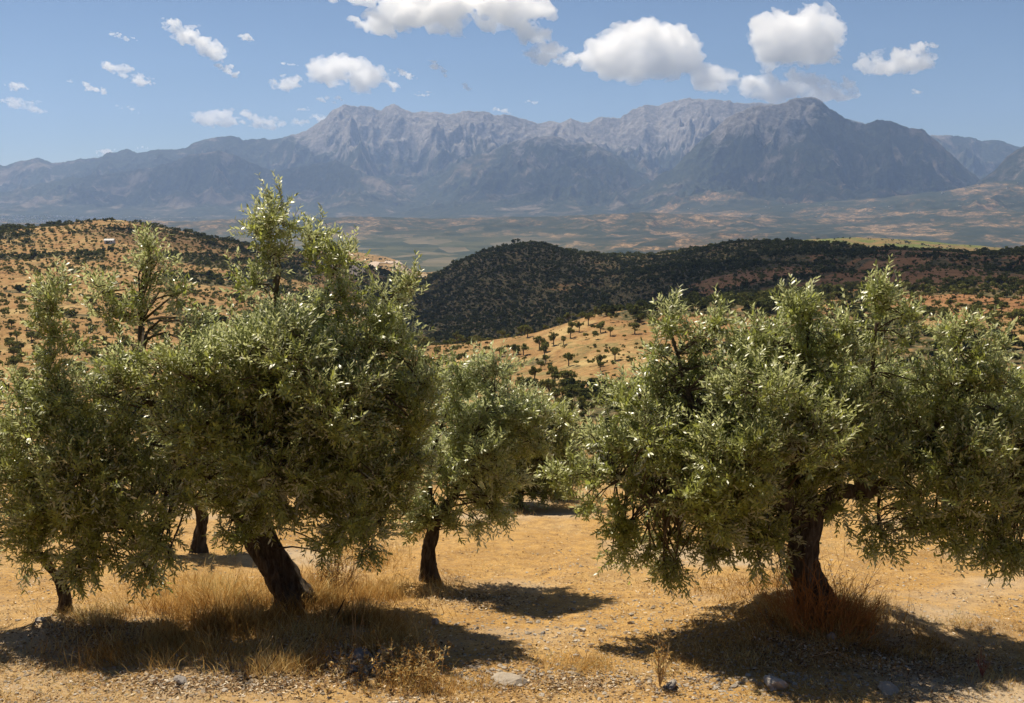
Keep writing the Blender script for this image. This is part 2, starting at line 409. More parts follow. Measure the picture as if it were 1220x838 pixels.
def sheet(name, us, Ys, mat, attrf=None, drop=None):
    U, Y = np.meshgrid(us, Ys)
    Z = CAM[2] + height(U, Y)
    if drop is not None: Z = Z - drop(Y)
    X = U * Y
    A = attrf(U, X, Y, Z) if attrf else {}
    me = raw_mesh(name, np.stack([X.ravel(), Y.ravel(), Z.ravel()], 1), grid_faces(*U.shape).ravel(), np.full((len(Ys)-1)*(len(us)-1), 4),
                  {k: v.ravel() for k, v in A.items()}, True, [mat])
    return tag(link(name, me), kind='structure')
# land cover, by place
def cover(U, X, Y):
    px = 610 + U * F + 40 * fbm(X / 90., Y / 90., 3, 76) * smooth(200, 900, Y)
    n = fbm(X / 120., Y / 120., 4, 77); n2 = fbm(X / 60., Y / 45., 4, 78)
    lefthill = smooth(.17, .36, n2) * .85
    darkhill = .80 + .25 * n - .35 * smooth(.25, .5, n2)
    right = .62 * smooth(-.12, .18, n2) + .15 * n
    grove = .24 + .4 * smooth(.12, .35, n2)
    r = smooth(395, 455, px)                                    # left of the gully or across it
    far = smooth(560, 640, Y + 60 * n)
    rside = smooth(770, 900, px) * (1 - smooth(820, 1050, Y + 150 * n))
    gap = smooth(470, 500, px) * (1 - smooth(560, 640, px)) * smooth(430, 520, Y)
    d = lefthill * (1 - r) + r * (grove * (1 - far) + darkhill * far)
    d = d * (1 - rside) + right * rside
    d = np.maximum(d, gap * .9)
    belt = smooth(700, 760, px) * (1 - smooth(860, 920, px)) * smooth(395, 450, Y) * (1 - smooth(600, 700, Y))
    d = np.maximum(d, belt * (.5 + .5 * smooth(-.1, .2, n2)))
    d = np.maximum(d, smooth(640, 700, px) * (1 - smooth(800, 860, px)) * (1 - smooth(285, 305, Y)) * smooth(180, 240, Y) * .95)
    d = d * (1 - smooth(1900, 2300, Y) * .5)
    green = smooth(900, 940, px) * smooth(1950, 2150, Y) * np.clip(.75 + 1.2 * n2, .3, 1)
    green = np.maximum(green, smooth(650, 670, px) * (1 - smooth(740, 780, px)) * smooth(1550, 1700, Y) * .8)
    red = (.2 + .8 * smooth(640, 820, px)) * smooth(330, 520, Y)
    return np.clip(d, 0, 1), green, red
def hill_attr(U, X, Y, Z):
    d, g, r = cover(U, X, Y)
    px = 610 + U * F + 8 * fbm(X / 60., Y / 60., 3, 6)
    road = smooth(462, 472, px) * (1 - smooth(500, 512, px)) * smooth(2150, 2300, Y) * (1 - smooth(2650, 2800, Y)) * .55
    d = d * (1 - road)
    return {'scrub': d, 'green': g, 'red': r, 'road': road}
us = np.linspace(UC[0], UC[-1], 760)
sheet('hills', us, np.exp(np.linspace(math.log(20.0), math.log(3400), 620)), mat_hills(), hill_attr)
MV = mat_valley()
def val_attr(U, X, Y, Z):
    return {'flat': smooth(0.12, -0.02, U) * smooth(3000, 3800, Y) * (1 - smooth(5600, 7200, Y)) + smooth(-.1, -.25, U) * smooth(8500, 10500, Y) * .8}
sheet('valley', us, np.exp(np.linspace(math.log(3380), math.log(10400), 420)), MV, val_attr, lambda Y: 3 * (Y < 3395))
def mnt_attr(U, X, Y, Z):
    px = 610 + U * F
    lim = 520 + 260 * smooth(700, 380, px) * 0 + 380 * smooth(930, 990, px) + 700 * smooth(380, 300, px)
    return {'rock': np.clip(.5 + (Z - lim) / 900., 0, 1)}
sheet('mountains', np.linspace(UC[0], UC[-1], 1400), np.concatenate([np.linspace(10350, 17500, 420), np.linspace(17560, 20500, 40)]), mat_mountain(), mnt_attr, lambda Y: 4 * (Y < 10380))

sheet('plain', us, np.linspace(20450, 60000, 30), MV, lambda U, X, Y, Z: {'flat': 0 * U}, lambda Y: 4 * (Y < 20500))
# ================================================================== haze
def add_haze():
    x, y0, y1, z0, z1 = 14500, -40, 20600, -420, 1480
    V = np.array([(sx * x, y, z) for sx in (-1, 1) for y in (y0, y1) for z in (z0, z1)], float)
    Fc = [(0, 1, 3, 2), (4, 6, 7, 5), (0, 4, 5, 1), (2, 3, 7, 6), (0, 2, 6, 4), (1, 5, 7, 3)]
    m = NM('air_haze')
    pv = m.n('ShaderNodeVolumePrincipled', inp={'Color': (.42, .61, 1.0, 1), 'Density': 4.1e-5, 'Anisotropy': 0.25})
    me = raw_mesh('haze', V, np.array(Fc).ravel(), np.full(6, 4), None, False, [m.done(None, pv)])
    tag(link('haze', me), 'thin blue haze lying over the valley and the far mountains', 'haze', kind='stuff')
if 'haze' not in SKIP: add_haze()
# ================================================================== clouds
def mat_cloud(density):
    m = NM('cloud_vapour')
    return m.done(None, m.n('ShaderNodeVolumeScatter', inp={'Color': (1, 1, 1, 1), 'Density': density, 'Anisotropy': .6}))
MCS = [mat_cloud(.0068), mat_cloud(.009), mat_cloud(.016)]
def vec_noise(V, s, seed, oct=4):
    return np.stack([fbm(V[:, 0] / s + V[:, 2] / s * .7, V[:, 1] / s + V[:, 2] / s * .9 + k * 13.3, oct, seed + k * 7) for k in range(3)], 1)
def cloud(px, py, w, h, label, Y=24000., tilt=0.0, seed=1, puffs=None, group=None, flat=.35, cat='cloud'):
    c = P(px, py, Y); k = Y / F
    MC = MCS[0 if h > 30 else (1 if h > 15 else 2)]
    rng = np.random.default_rng(seed)
    W, H = w * k / 2 * 1.06, h * k / 2 * 1.04
    n = puffs or int(14 + w * h / 60)
    n = min(n, 110)
    g = Geo(); v0, f0 = ico(3)
    ct, st = math.cos(tilt), math.sin(tilt)
    rmin = min(W, H)
    for i in range(n):
        r = rmin * rng.uniform(.14, .46) * (1.0 if i > 3 else 1.25)
        a = rng.uniform(-1, 1); b = rng.uniform(-1, 1)
        env = math.sqrt(max(0, 1 - a * a))
        x = a * max(W - r * .6, 0); z = b * env * max(H - r * .7, 0) ; y = rng.uniform(-1, 1) * env * min(W, H * 2.2) * .45
        if z < -flat * H: z = -flat * H - rng.uniform(0, .2) * H
        r *= .42 + .62 * env
        if i > 3 and fbm(np.array([x / rmin * .8 + seed]), np.array([z / rmin * 1.3]), 2, seed)[0] < -.36: continue
        cc = np.array([x * ct - z * st, y, x * st + z * ct])
        V = v0 * r * np.array([1.3, 1.1, .78]) + cc
        g.add(V, f0)
    me = g.mesh('cloud', [MC])
    o = link('cloud', me, None, c)
    vox = max(rmin / 17., 9.)
    rm = o.modifiers.new('remesh', 'REMESH'); rm.mode = 'VOXEL'; rm.voxel_size = vox
    dg = bpy.context.evaluated_depsgraph_get(); me2 = bpy.data.meshes.new_from_object(o.evaluated_get(dg))
    o.modifiers.clear(); o.data = me2; bpy.data.meshes.remove(me)
    V = np.zeros(len(me2.vertices) * 3, np.float32); me2.vertices.foreach_get('co', V); V = V.reshape(-1, 3).astype(float)
    N = np.zeros(len(V) * 3, np.float32); me2.vertices.foreach_get('normal', N); N = N.reshape(-1, 3)
    d = np.array([1.4, 1, .9]) * rmin * (.40 * vec_noise(V, rmin * .9, seed) + .42 * vec_noise(V, rmin * .35, seed + 3) + .26 * vec_noise(V, rmin * .14, seed + 5))
    V = V + d * 1.0 + N * (vec_noise(V, rmin * .25, seed + 50)[:, :1]) * rmin * .18
    me2.vertices.foreach_set('co', V.astype(np.float32).ravel()); me2.update()
    rm = o.modifiers.new('remesh', 'REMESH'); rm.mode = 'VOXEL'; rm.voxel_size = vox * .8
    dg.update(); me3 = bpy.data.meshes.new_from_object(o.evaluated_get(bpy.context.evaluated_depsgraph_get()))
    o.modifiers.clear(); o.data = me3; bpy.data.meshes.remove(me2); me2 = me3
    if not me2.materials: me2.materials.append(MC)
    me2.polygons.foreach_set('use_smooth', np.ones(len(me2.polygons), bool))
    return tag(o, label, cat, group)
CL = [
 (515, 8, 250, 62, 'wide cloud cut by the top edge above the left mountain crest', 0),
 (633, 40, 48, 26, 'small cloud hanging just right below the wide top cloud', -.2),
 (658, 67, 56, 26, 'small ragged cloud touching the left side of the largest cloud', -.2),
 (768, 62, 128, 62, 'largest tall white cumulus over the grey mountain saddle', 0),
 (810, 90, 136, 34, 'low shelf of cloud on the right foot of the largest cumulus', -.08),
 (948, 47, 94, 60, 'round puffy white cloud above the dark summit', .1),
 (986, 69, 34, 18, 'little cloud at the right foot of the round cloud above the summit', .1),
 (948, 106, 130, 36, 'flat white cloud sitting right behind the dark summit', 0),
 (893, 97, 18, 16, 'tiny puff between the shelf of cloud and the dark summit', .3),
 (1066, 73, 96, 32, 'oval white cloud alone at the upper right', .05),
 (1096, 56, 40, 12, 'thin upper lobe of cloud above the oval cloud', .15),
 (412, 89, 88, 38, 'bright cloud above the sharp left summit', -.1),
 (464, 102, 24, 14, 'small tail of cloud right of the one above the left summit', -.2),
 (343, 98, 44, 18, 'broken cloud left of the bright one over the left summit', 0),
 (345, 76, 20, 7, 'faint short wisp above the broken cloud', -.1),
 (228, 46, 82, 26, 'long slanting cloud in the upper left sky', -.55),
 (268, 80, 38, 12, 'slanting tail under the long slanting cloud', -.6),
 (151, 87, 66, 18, 'slanting streaky cloud over the left foothills', -.35),
 (104, 103, 46, 12, 'small low cloud left of the slanting streaky one', -.25),
 (152, 130, 28, 7, 'thin dash of cloud under the slanting streaky one', -.3),
 (146, 44, 34, 8, 'thin wisp high in the left sky', -.25),
 (294, 45, 20, 9, 'tiny puff right of the long slanting cloud', -.1),
 (272, 141, 84, 20, 'flat cloud low over the left ridge', 0),
 (345, 145, 92, 16, 'flat bank of cloud running into the left summit slope', .1),
 (391, 119, 36, 9, 'small flat cloud just above the left summit slope', 0),
 (362, 130, 18, 7, 'tiny cloud between the flat bank and the left summit', 0),
 (28, 126, 56, 16, 'brighter cloud at the left edge of the sky', -.15),
 (20, 105, 32, 11, 'thin cloud above the one at the left edge', -.2),
 (480, 88, 34, 10, 'small slanting cloud right of the left summit', -.3),
 (522, 82, 26, 11, 'small slanting wisp over the middle of the crest', -.7),
 (506, 112, 24, 7, 'flat little cloud just over the jagged crest', 0),
 (556, 104, 12, 8, 'tiny speck of cloud over the middle crest', -.8),
 (634, 122, 18, 6, 'tiny cloud above the mountain saddle', 0),
 (600, 132, 28, 7, 'sliver of cloud resting on the middle crest', -.2),
 (1094, 110, 16, 7, 'tiny cloud low on the right', -.1),
 (125, 181, 24, 9, 'low cloud just above the far left ridge', .2),
 (170, 177, 22, 5, 'faint sliver of cloud on the left ridge', 0),
]
if 'clouds' not in SKIP:
    for i, (px, py, w_, h_, lab, tl) in enumerate(CL):
        cloud(px, py, w_, h_, lab, tilt=tl, seed=100 + i, group=None)
    # clouds overhead, above the picture: they shade the dark hill and the mountain sides
    def over(X, Y, zc, sx, sy, lab, seed, tau):
        """a cloud of size sx by sy whose shade falls on the ground round X, Y"""
        z0 = float(hill_z(np.array([X]), np.array([Y]))[0]); t = (zc - z0) / SUND[2]
        c = np.array([X, Y, z0]) + SUND * t
        rng = np.random.default_rng(seed); g = Geo(); v0, f0 = ico(2)
        for i in range(46):
            a = rng.uniform(0, 2 * np.pi); rr = math.sqrt(rng.uniform(0, 1)) * .85; r = rng.uniform(.16, .34) * min(sx, sy)
            V = v0 * r * np.array([1, 1, .45]) + np.array([math.cos(a) * rr * (sx / 2), math.sin(a) * rr * (sy / 2), rng.uniform(0, .4) * r])
            g.add(V + .3 * r * vec_noise(V, r * .7, seed + i, 3), f0)
        m = NM('thin_cloud'); m.done(None, m.n('ShaderNodeVolumeScatter', inp={'Color': (1, 1, 1, 1), 'Density': tau / (.28 * min(sx, sy)), 'Anisotropy': .6}))
        me = g.mesh('cloud', [m.m], True); o = link('cloud', me, None, c)
        rm = o.modifiers.new('remesh', 'REMESH'); rm.mode = 'VOXEL'; rm.voxel_size = min(sx, sy) / 30.
        me2 = bpy.data.meshes.new_from_object(o.evaluated_get(bpy.context.evaluated_depsgraph_get())); o.modifiers.clear(); o.data = me2; bpy.data.meshes.remove(me)
        if not me2.materials: me2.materials.append(m.m)
        return tag(o, lab, 'cloud')
    for (px, Y, sx, sy, zc, tau, lab) in ((720, 1080, 640, 760, 2600, 1.0, 'thin cloud high overhead shading the dark scrub hill'),
                                 (1120, 880, 480, 560, 2600, .9, 'thin cloud high overhead shading the terraced slope on the right'),
                                 (1000, 11700, 2600, 2600, 5200, .7, 'cloud high above the dark summit'),
                                 (640, 12600, 2600, 1700, 5200, .55, 'cloud high above the middle foothill'),
                                 (260, 13600, 3600, 1500, 5600, .6, 'cloud high above the left foothills')):
        u = ray(px, 300)[0]; over(u * Y, Y, zc, sx, sy, lab, int(px), tau)
# ================================================================== olive trees of the clearing
def mat_leaf(name, dark, light, under, tr=.35):
    m = NM(name); r = m.attr('rnd')
    top = m.ramp(r, [(0.0, dark), (.55, light), (.93, tuple(min(1, c * 1.35) for c in light)), (1.0, (.16, .13, .035))])
    bf = m.n('ShaderNodeNewGeometry').outputs['Backfacing']
    col = m.mix(bf, top, m.mix(r, under, tuple(c * .7 for c in under)))
    b = m.bsdf(col, .48, .9, **{'Coat Weight': .55, 'Coat Roughness': .30})
    b2 = m.n('ShaderNodeBsdfTranslucent', inp={'Color': m.mix(.6, col, (.42, .47, .085))})
    x = m.n('ShaderNodeMixShader', inp={0: tr, 1: b.outputs[0], 2: b2.outputs[0]})
    return m.done(x)
ML = mat_leaf('olive_leaf', (.115, .138, .028), (.32, .35, .085), (.71, .72, .54), .47)
MLp = mat_leaf('olive_leaf_pale', (.17, .20, .065), (.40, .44, .19), (.74, .75, .60), .47)
def mat_bark():
    m = NM('olive_bark'); o = m.obj((1, 1, .22)); o2 = m.obj()
    a = m.noise(o, 22, 8, .75, .8); b = m.noise(o2, 45, 4, .7)
    col = m.ramp(a, [(.3, (.025, .018, .013)), (.46, (.10, .075, .055)), (.6, (.20, .165, .13)), (.75, (.30, .26, .21))])
    col = m.mix(m.ramp(m.noise(o2, 3, 4, .6), [(.5, 0), (.66, .5)]), col, (.16, .145, .12))
    return m.done(m.bsdf(col, .95, .1, m.bump(m.math('ADD', a, m.math('MULTIPLY', b, .3)), 1.0, .09)))
MB_ = mat_bark()
def mat_twig(c=(.11, .085, .055)):
    m = NM('twig_bark'); return m.done(m.bsdf(m.mix(m.noise(m.obj(), 30, 3), c, tuple(x * .5 for x in c)), .9, .15))
MT = mat_twig()

LEAF_T = np.array([[0, 0, 0], [.30, .5, .02], [.30, -.5, .02], [.68, .42, -.02], [.68, -.42, -.02], [1, 0, -.09]])   # along, across, lift
LEAF_F = np.array([0, 2, 1, 1, 2, 4, 3, 3, 4, 5]); LEAF_S = np.array([3, 4, 3])
def leaves_mesh(name, Pn, D, N, L, W, rnd, mat):
    """n lanceolate leaves: root, direction, face normal, length, width"""
    n = len(Pn); S = unit(np.cross(N, D)); N = unit(np.cross(D, S))
    T = LEAF_T
    V = (Pn[:, None] + D[:, None] * (T[None, :, :1] * L[:, None, None]) + S[:, None] * (T[None, :, 1:2] * W[:, None, None])
         + N[:, None] * (T[None, :, 2:3] * L[:, None, None]))
    Fc = (LEAF_F[None] + 6 * np.arange(n)[:, None]).ravel(); Sz = np.tile(LEAF_S, n)
    return raw_mesh(name, V.reshape(-1, 3), Fc, Sz, {'rnd': np.repeat(rnd, 6)}, True, [mat])
def prisms(A, B, ra, rb):
    """n thin three sided twigs"""
    n = len(A); T = unit(B - A); ref = np.where(np.abs(T[:, 2:3]) > .8, [[1, 0, 0]], [[0, 0, 1]])
    a = unit(np.cross(T, ref)); b = np.cross(T, a); V = np.zeros((n, 6, 3))
    for k in range(3):
        c, s = math.cos(2.094 * k), math.sin(2.094 * k)
        V[:, k] = A + (a * c + b * s) * np.reshape(ra, (-1, 1)); V[:, k + 3] = B + (a * c + b * s) * np.reshape(rb, (-1, 1))
    f = np.array([[0, 1, 4, 3], [1, 2, 5, 4], [2, 0, 3, 5]])
    return V.reshape(-1, 3), (f[None] + 6 * np.arange(n)[:, None, None]).reshape(-1, 4)

def olive(base, label, limbs, clumps, seed, mat=None, dens=1.0, leaf=.060, group='olive trees in the clearing', sub=5, roots=True, thick=1.0, shoots=()):
    """base: world point; limbs: (name, [(px,py,Y)...], r0, r1); clumps: (px,py,rx,ry,Y,ryd,droop) in photo scale at distance Y"""
    rng = np.random.default_rng(seed); base = np.asarray(base, float); mat = mat or ML
    root = tag(empty('olive_tree', base), label, 'tree', group)
    skel = []
    for i, (nm, ctrl, r0, r1) in enumerate(limbs):
        pts = curve_pts([P(*c) if len(c) == 3 else np.array(c[:3]) for c in ctrl], 52 if nm == 'trunk' else 18)
        t = np.linspace(0, 1, len(pts)); rr = r0 + (r1 - r0) * t
        if nm == 'trunk':
            rr = rr * (.92 + .35 * np.exp(-t * 9)); pts[0, 2] -= .08
        pts = pts + .012 * vec_noise(pts, .3, seed + i, 2)
        V, Fc, S = tube(pts - base, rr, 44 if nm == 'trunk' else 12, .34 if nm == 'trunk' else .16, seed + i)
        me = raw_mesh(nm, V, Fc, S, None, True, [MB_]); link(nm, me, root)
        skel.append((pts[2 if nm != 'trunk' else 18:], rr[2 if nm != 'trunk' else 18:]))
    SK = np.concatenate([a for a, b in skel]); SR = np.concatenate([b for a, b in skel])
    # sprays: nodes spread over each leafy clump
    nodes, axes, size, dro, leafy = [], [], [], [], []
    for (px, py, rx, ry, Y, rd, droop) in clumps:
        k = Y / F; c = P(px, py, Y); rx, ry, rd = (rx, ry, rd) if droop else (max(rx - 8, .6 * rx), max(ry - 7, .6 * ry), max(rd - 10, .6 * rd)); R = np.array([rx * k, rd * k, ry * k])
        area = (R[0] * R[1] + R[0] * R[2] + R[1] * R[2]) / 3 * 4 * np.pi
        n = max(3, int(area * 19 * dens * (1.5 if droop else 1)))
        d = unit(rng.normal(size=(n, 3))); rad = rng.uniform(.25, .82, n) ** .6
        q = c + d * R * rad[:, None]
        ax = unit(d * R[[0]] .mean() / R + np.array([0, 0, .65 if not droop else -.35]) + .25 * rng.normal(size=(n, 3)))
        nodes.append(q); axes.append(ax); size.append(np.full(n, min(R[0], R[2]))); dro.append(np.full(n, float(droop)))
    N_ = np.concatenate(nodes); AX = np.concatenate(axes); SZ = np.concatenate(size); DR = np.concatenate(dro)
    # branches to the nodes
    gb = Geo()
    for i in range(len(N_)):
        d = np.linalg.norm(SK - N_[i], axis=1) + .5 * np.maximum(0, SK[:, 2] - N_[i, 2] + .05) * (DR[i] < .5)
        j = int(np.argmin(d + rng.uniform(0, .30, len(d)))); a = SK[j]; L = np.linalg.norm(N_[i] - a)
        mid = (a + N_[i]) / 2 + np.array([0, 0, .12 * L]) + .08 * L * rng.normal(size=3)
        p = curve_pts([a, mid, N_[i], N_[i] + AX[i] * .06], 7)
        r0 = min(SR[j] * .6, .006 + .010 * L) * thick
        V, Fc, S = tube(p - base, np.linspace(r0, .003, 7), 4, 0, 0, False); gb.add(V, Fc, S)
    # twigs
    nt_ = sub
    ti = np.repeat(np.arange(len(N_)), nt_ * 2)
    n = len(ti)
    ax = AX[ti]; s0 = N_[ti] + ax * (rng.uniform(-.05, .10, n))[:, None] + .02 * rng.normal(size=(n, 3))
    dr = unit(ax * .75 + rng.normal(size=(n, 3)) * .62)
    Lt = np.clip(rng.uniform(.11, .27, n), 0, .10 + SZ[ti] * 1.1) * (1 - .3 * DR[ti])
    dl = DR[ti]
    for (px, py, Y, h, w_) in shoots:                     # upright shoots standing out of the crown
        k = rng.integers(4, 7)
        s0 = np.vstack([s0, np.repeat(P(px, py, Y)[None], k, 0) + .03 * rng.normal(size=(k, 3))])
        dr = np.vstack([dr, unit(np.array([0, 0, 1.0]) + w_ * rng.normal(size=(k, 3)))]); Lt = np.concatenate([Lt, h * Y / F * rng.uniform(.6, 1, k)]); dl = np.concatenate([dl, np.zeros(k)])
    n = len(s0)
    bend = np.where(dl[:, None] > .5, [[0, 0, -.7]], [[0, 0, .25]]) * Lt[:, None] + .12 * rng.normal(size=(n, 3)) * Lt[:, None]
    def at(i, t): return s0[i] + dr[i] * (Lt[i] * t)[:, None] + bend[i] * (t**2)[:, None] * .5
    idx = np.arange(n); o1 = np.ones(n)
    for a, b, r_ in ((0, .5, .0026), (.5, 1, .0017)):
        V, Fc = prisms(at(idx, o1 * a) - base, at(idx, o1 * b) - base, np.full(n, r_), np.full(n, r_ * .65)); gb.add(V, Fc)
    link('branches', gb.mesh('branches', [MT]), root)
    # leaves in opposite pairs
    npair = np.maximum(3, (Lt / .0225).astype(int)); li = np.repeat(idx, npair); k = np.concatenate([np.arange(m_) for m_ in npair])
    t = (k + .6) / npair[li]; Pp = at(li, t); dd = unit(at(li, np.minimum(t + .03, 1.05)) - Pp)
    ref = unit(np.cross(dd, [0.31, 0.17, 1.0])); ref2 = np.cross(dd, ref); ph = rng.uniform(0, 6.28, n)[li] + (k % 2) * 1.5708 + rng.normal(0, .25, len(li))
    side = ref * np.cos(ph)[:, None] + ref2 * np.sin(ph)[:, None]
    Pn, Dn, Nn = [], [], []
    for sg in (1, -1):
        d = unit(dd * (.75 + .5 * t[:, None]) + sg * side * 1.0 + rng.normal(size=side.shape) * .16 + np.array([0, 0, .10]) * (1 - 2.4 * dl[li][:, None]))
        nn = unit(dd * .9 - sg * side * .5 + np.array([0, 0, .8]) + rng.normal(size=side.shape) * .30)
        Pn.append(Pp); Dn.append(d); Nn.append(nn)
    Pn = np.concatenate(Pn); Dn = np.concatenate(Dn); Nn = np.concatenate(Nn); m_ = len(Pn)
    keep = rng.uniform(0, 1, m_) < .93
    Pn, Dn, Nn = Pn[keep], Dn[keep], Nn[keep]; m_ = len(Pn)
    # the shade of green drifts from bough to bough
    tone = np.clip(.45 + .35 * fbm(Pn[:, 0] * 2.1 + Pn[:, 1], Pn[:, 2] * 2.1 - Pn[:, 1] * .7, 3, seed + 3) + rng.normal(0, .17, m_), 0, .97)
    tone = np.where(rng.uniform(0, 1, m_) < .012, 1.0, tone)
    Lf = leaf * rng.uniform(.65, 1.15, m_)
    me = leaves_mesh('crown', Pn - base, Dn, Nn, Lf, Lf * rng.uniform(.23, .31, m_), tone, mat)
    link('crown', me, root)
    print('OLIVE', label[:30], len(N_), 'nodes', m_, 'leaves')
    return root

def fill(cl, Y0, depth=.78, droop_row=None):
    """(px,py,rx,ry[,dY[,droop]]) -> clumps with depth"""
    out = []
    for c in cl:
        px, py, rx, ry = c[:4]; dY = c[4] if len(c) > 4 else 0; dr = c[5] if len(c) > 5 else 0
        out.append((px, py, rx, ry, Y0 + dY * .72, max(rx, ry) * depth * (1.5 if max(rx, ry) > 45 else 1.0), dr))
    return out

TREES = set('ABCDEG')
if 'A' in TREES:
    b = ground_hit(350, 716)
    cl = [(322,262,33,27),(330,270,28,22),(316,288,20,18),(372,282,9,24),(372,300,14,14),(328,312,20,22),(408,300,20,18),(398,318,30,20),(398,358,44,26),(470,352,30,20),(488,345,16,12),(298,350,28,26),
          (175,300,18,26),(183,320,18,16),(162,345,20,16),(150,378,22,16),(122,345,12,22),(128,372,16,14),(208,348,14,10),(240,385,20,10),(225,412,34,20),(228,445,54,34,-.9),(330,410,76,40),(330,440,95,50),(440,418,56,36),(470,450,50,44),(488,500,34,52),(450,380,30,26),
          (300,500,90,58),(395,510,80,62),(462,560,44,48),(240,500,50,44,-1.0),(165,430,36,26,-.8),(150,470,44,34,-.9),(300,575,52,36),(285,600,36,26),(380,565,50,38),(420,600,52,42),(445,635,36,28),(400,635,24,22),(384,652,12,16,0,1),
          (482,590,22,44),(215,560,38,28,-1.0),(300,620,26,18,-.4),(265,625,22,18,-.4),(340,615,26,16,-.3),(330,560,60,40,-.9),(420,615,46,30,-.5),(195,600,30,36,-1.0),(190,645,24,26,-.9,1),(245,590,28,22,-.9),
          (330,460,70,50,.8),(400,500,70,50,.8),(300,480,50,40,.5),(350,405,44,32,.6),(450,500,40,40,.6),(330,430,70,50,-.9),(400,480,60,50,-.9),(290,520,55,45,-.85),(425,570,40,36,-.7),(250,450,50,40,-.7),(330,590,40,22,-.6,1),(430,650,18,16,-.3,1)]
    lim = [('trunk', [(b[0], b[1], b[2], 0), (338,690,b[1]), (318,655,b[1]-.02), (299,625,b[1]), (278,592,b[1]), (262,560,b[1])], .17, .11),
           ('limb', [(266,568,b[1]), (240,560,b[1]-.1), (215,545,b[1]-.15), (190,500,b[1]-.1), (170,440,b[1]), (168,360,b[1])], .085, .018),
           ('limb', [(280,596,b[1]), (290,540,b[1]+.1), (318,470,b[1]+.15), (330,380,b[1]+.1), (322,275,b[1])], .10, .012),
           ('limb', [(285,600,b[1]), (330,550,b[1]-.3), (385,500,b[1]-.4), (430,430,b[1]-.2), (468,360,b[1])], .09, .012),
           ('limb', [(310,575,b[1]), (360,545,b[1]+.4), (420,545,b[1]+.5), (465,570,b[1]+.3), (455,620,b[1]+.1)], .06, .012),
           ('limb', [(318,480,b[1]+.15), (355,420,b[1]), (385,360,b[1]), (405,300,b[1])], .05, .008),
           ('limb', [(215,545,b[1]-.15), (200,590,b[1]+.05), (190,640,b[1]+.2)], .03, .008)]
    olive(b, 'largest olive tree, its thick dark trunk leaning left, tufted top above the hills', lim, fill(cl, b[1] - .3), 11,
          shoots=[(322,268,b[1],34,.5),(300,275,b[1],22,.3),(345,280,b[1],26,.3),(372,300,b[1],48,.12),(372,285,b[1],30,.25),(405,312,b[1],40,.25),(425,305,b[1],26,.3),(175,305,b[1],34,.25),(185,300,b[1],24,.4),(122,350,b[1],30,.3),(495,350,b[1],22,.5),(470,345,b[1],24,.4),(205,345,b[1],28,.4)])
if 'B' in TREES:
    b = ground_hit(78, 728); Y = b[1]
    cl = [(62,345,16,20),(68,372,18,18),(58,400,26,16),(72,420,24,16),(45,385,10,12),(70,450,36,20),(40,480,34,30),(100,480,50,34),(60,520,58,40),(120,540,62,46),(40,570,46,44),(160,570,46,44),(95,590,70,42),(35,620,34,40),(60,650,44,28),
          (120,640,46,34),(165,630,36,40),(178,665,24,20,0,1),(30,668,18,16,0,1),(110,672,30,16,0,1),(-30,560,44,60),(-40,640,36,40),(-20,500,34,34),(60,600,50,40,.2),(100,560,50,40,-.6),(60,610,40,36,-.5),(150,610,36,34,-.4)]
    lim = [('trunk', [(b[0], b[1], b[2], 0), (76,708,Y), (70,690,Y), (66,682,Y)], .058, .045),
           ('limb', [(68,685,Y), (52,668,Y), (38,640,Y), (40,560,Y), (58,450,Y), (62,350,Y)], .035, .008),
           ('limb', [(69,686,Y), (88,672,Y), (110,640,Y), (130,580,Y), (140,530,Y)], .032, .010),
           ('limb', [(38,640,Y), (5,600,Y), (-25,540,Y)], .022, .008)]
    olive(b, 'slim young olive tree at the left edge with a thin forked trunk', lim, fill(cl, Y - .4), 23, shoots=[(60,345,Y,26,.4),(72,350,Y,22,.4),(45,390,Y,20,.5)])
if 'C' in TREES:
    b = ground_hit(512, 692); Y = b[1]
    cl = [(560,440,30,16),(590,452,34,20),(548,470,36,26),(600,485,42,32),(530,520,36,34),(575,520,46,38),(625,512,34,30),(515,570,32,38),(560,575,44,38),(605,560,36,34),(638,530,22,22),(500,600,26,32),(545,610,30,18),(590,596,24,14),
          (600,500,36,30,.7),(550,540,40,34,.7),(570,550,36,32,-.5),(535,490,26,24,.4),(495,622,24,26),(520,618,26,24,-.2),(550,628,28,16),(580,612,24,18,0,1),(460,600,20,30),(645,500,14,14)]
    lim = [('trunk', [(b[0], b[1], b[2], 0), (511,668,Y), (514,645,Y), (520,622,Y), (532,600,Y)], .085, .055),
           ('limb', [(530,604,Y), (548,575,Y), (560,530,Y), (590,470,Y)], .045, .008),
           ('limb', [(524,615,Y), (512,585,Y), (515,540,Y), (540,470,Y)], .035, .008),
           ('limb', [(545,580,Y), (575,560,Y+.2), (615,530,Y+.2)], .03, .008)]
    olive(b, 'small silvery olive tree with a thin bare trunk between the two big ones', lim, fill(cl, Y), 37, mat=MLp, leaf=.064, shoots=[(560,440,Y,22,.4),(600,450,Y,22,.4),(585,448,Y,20,.3),(640,495,Y,18,.4)])
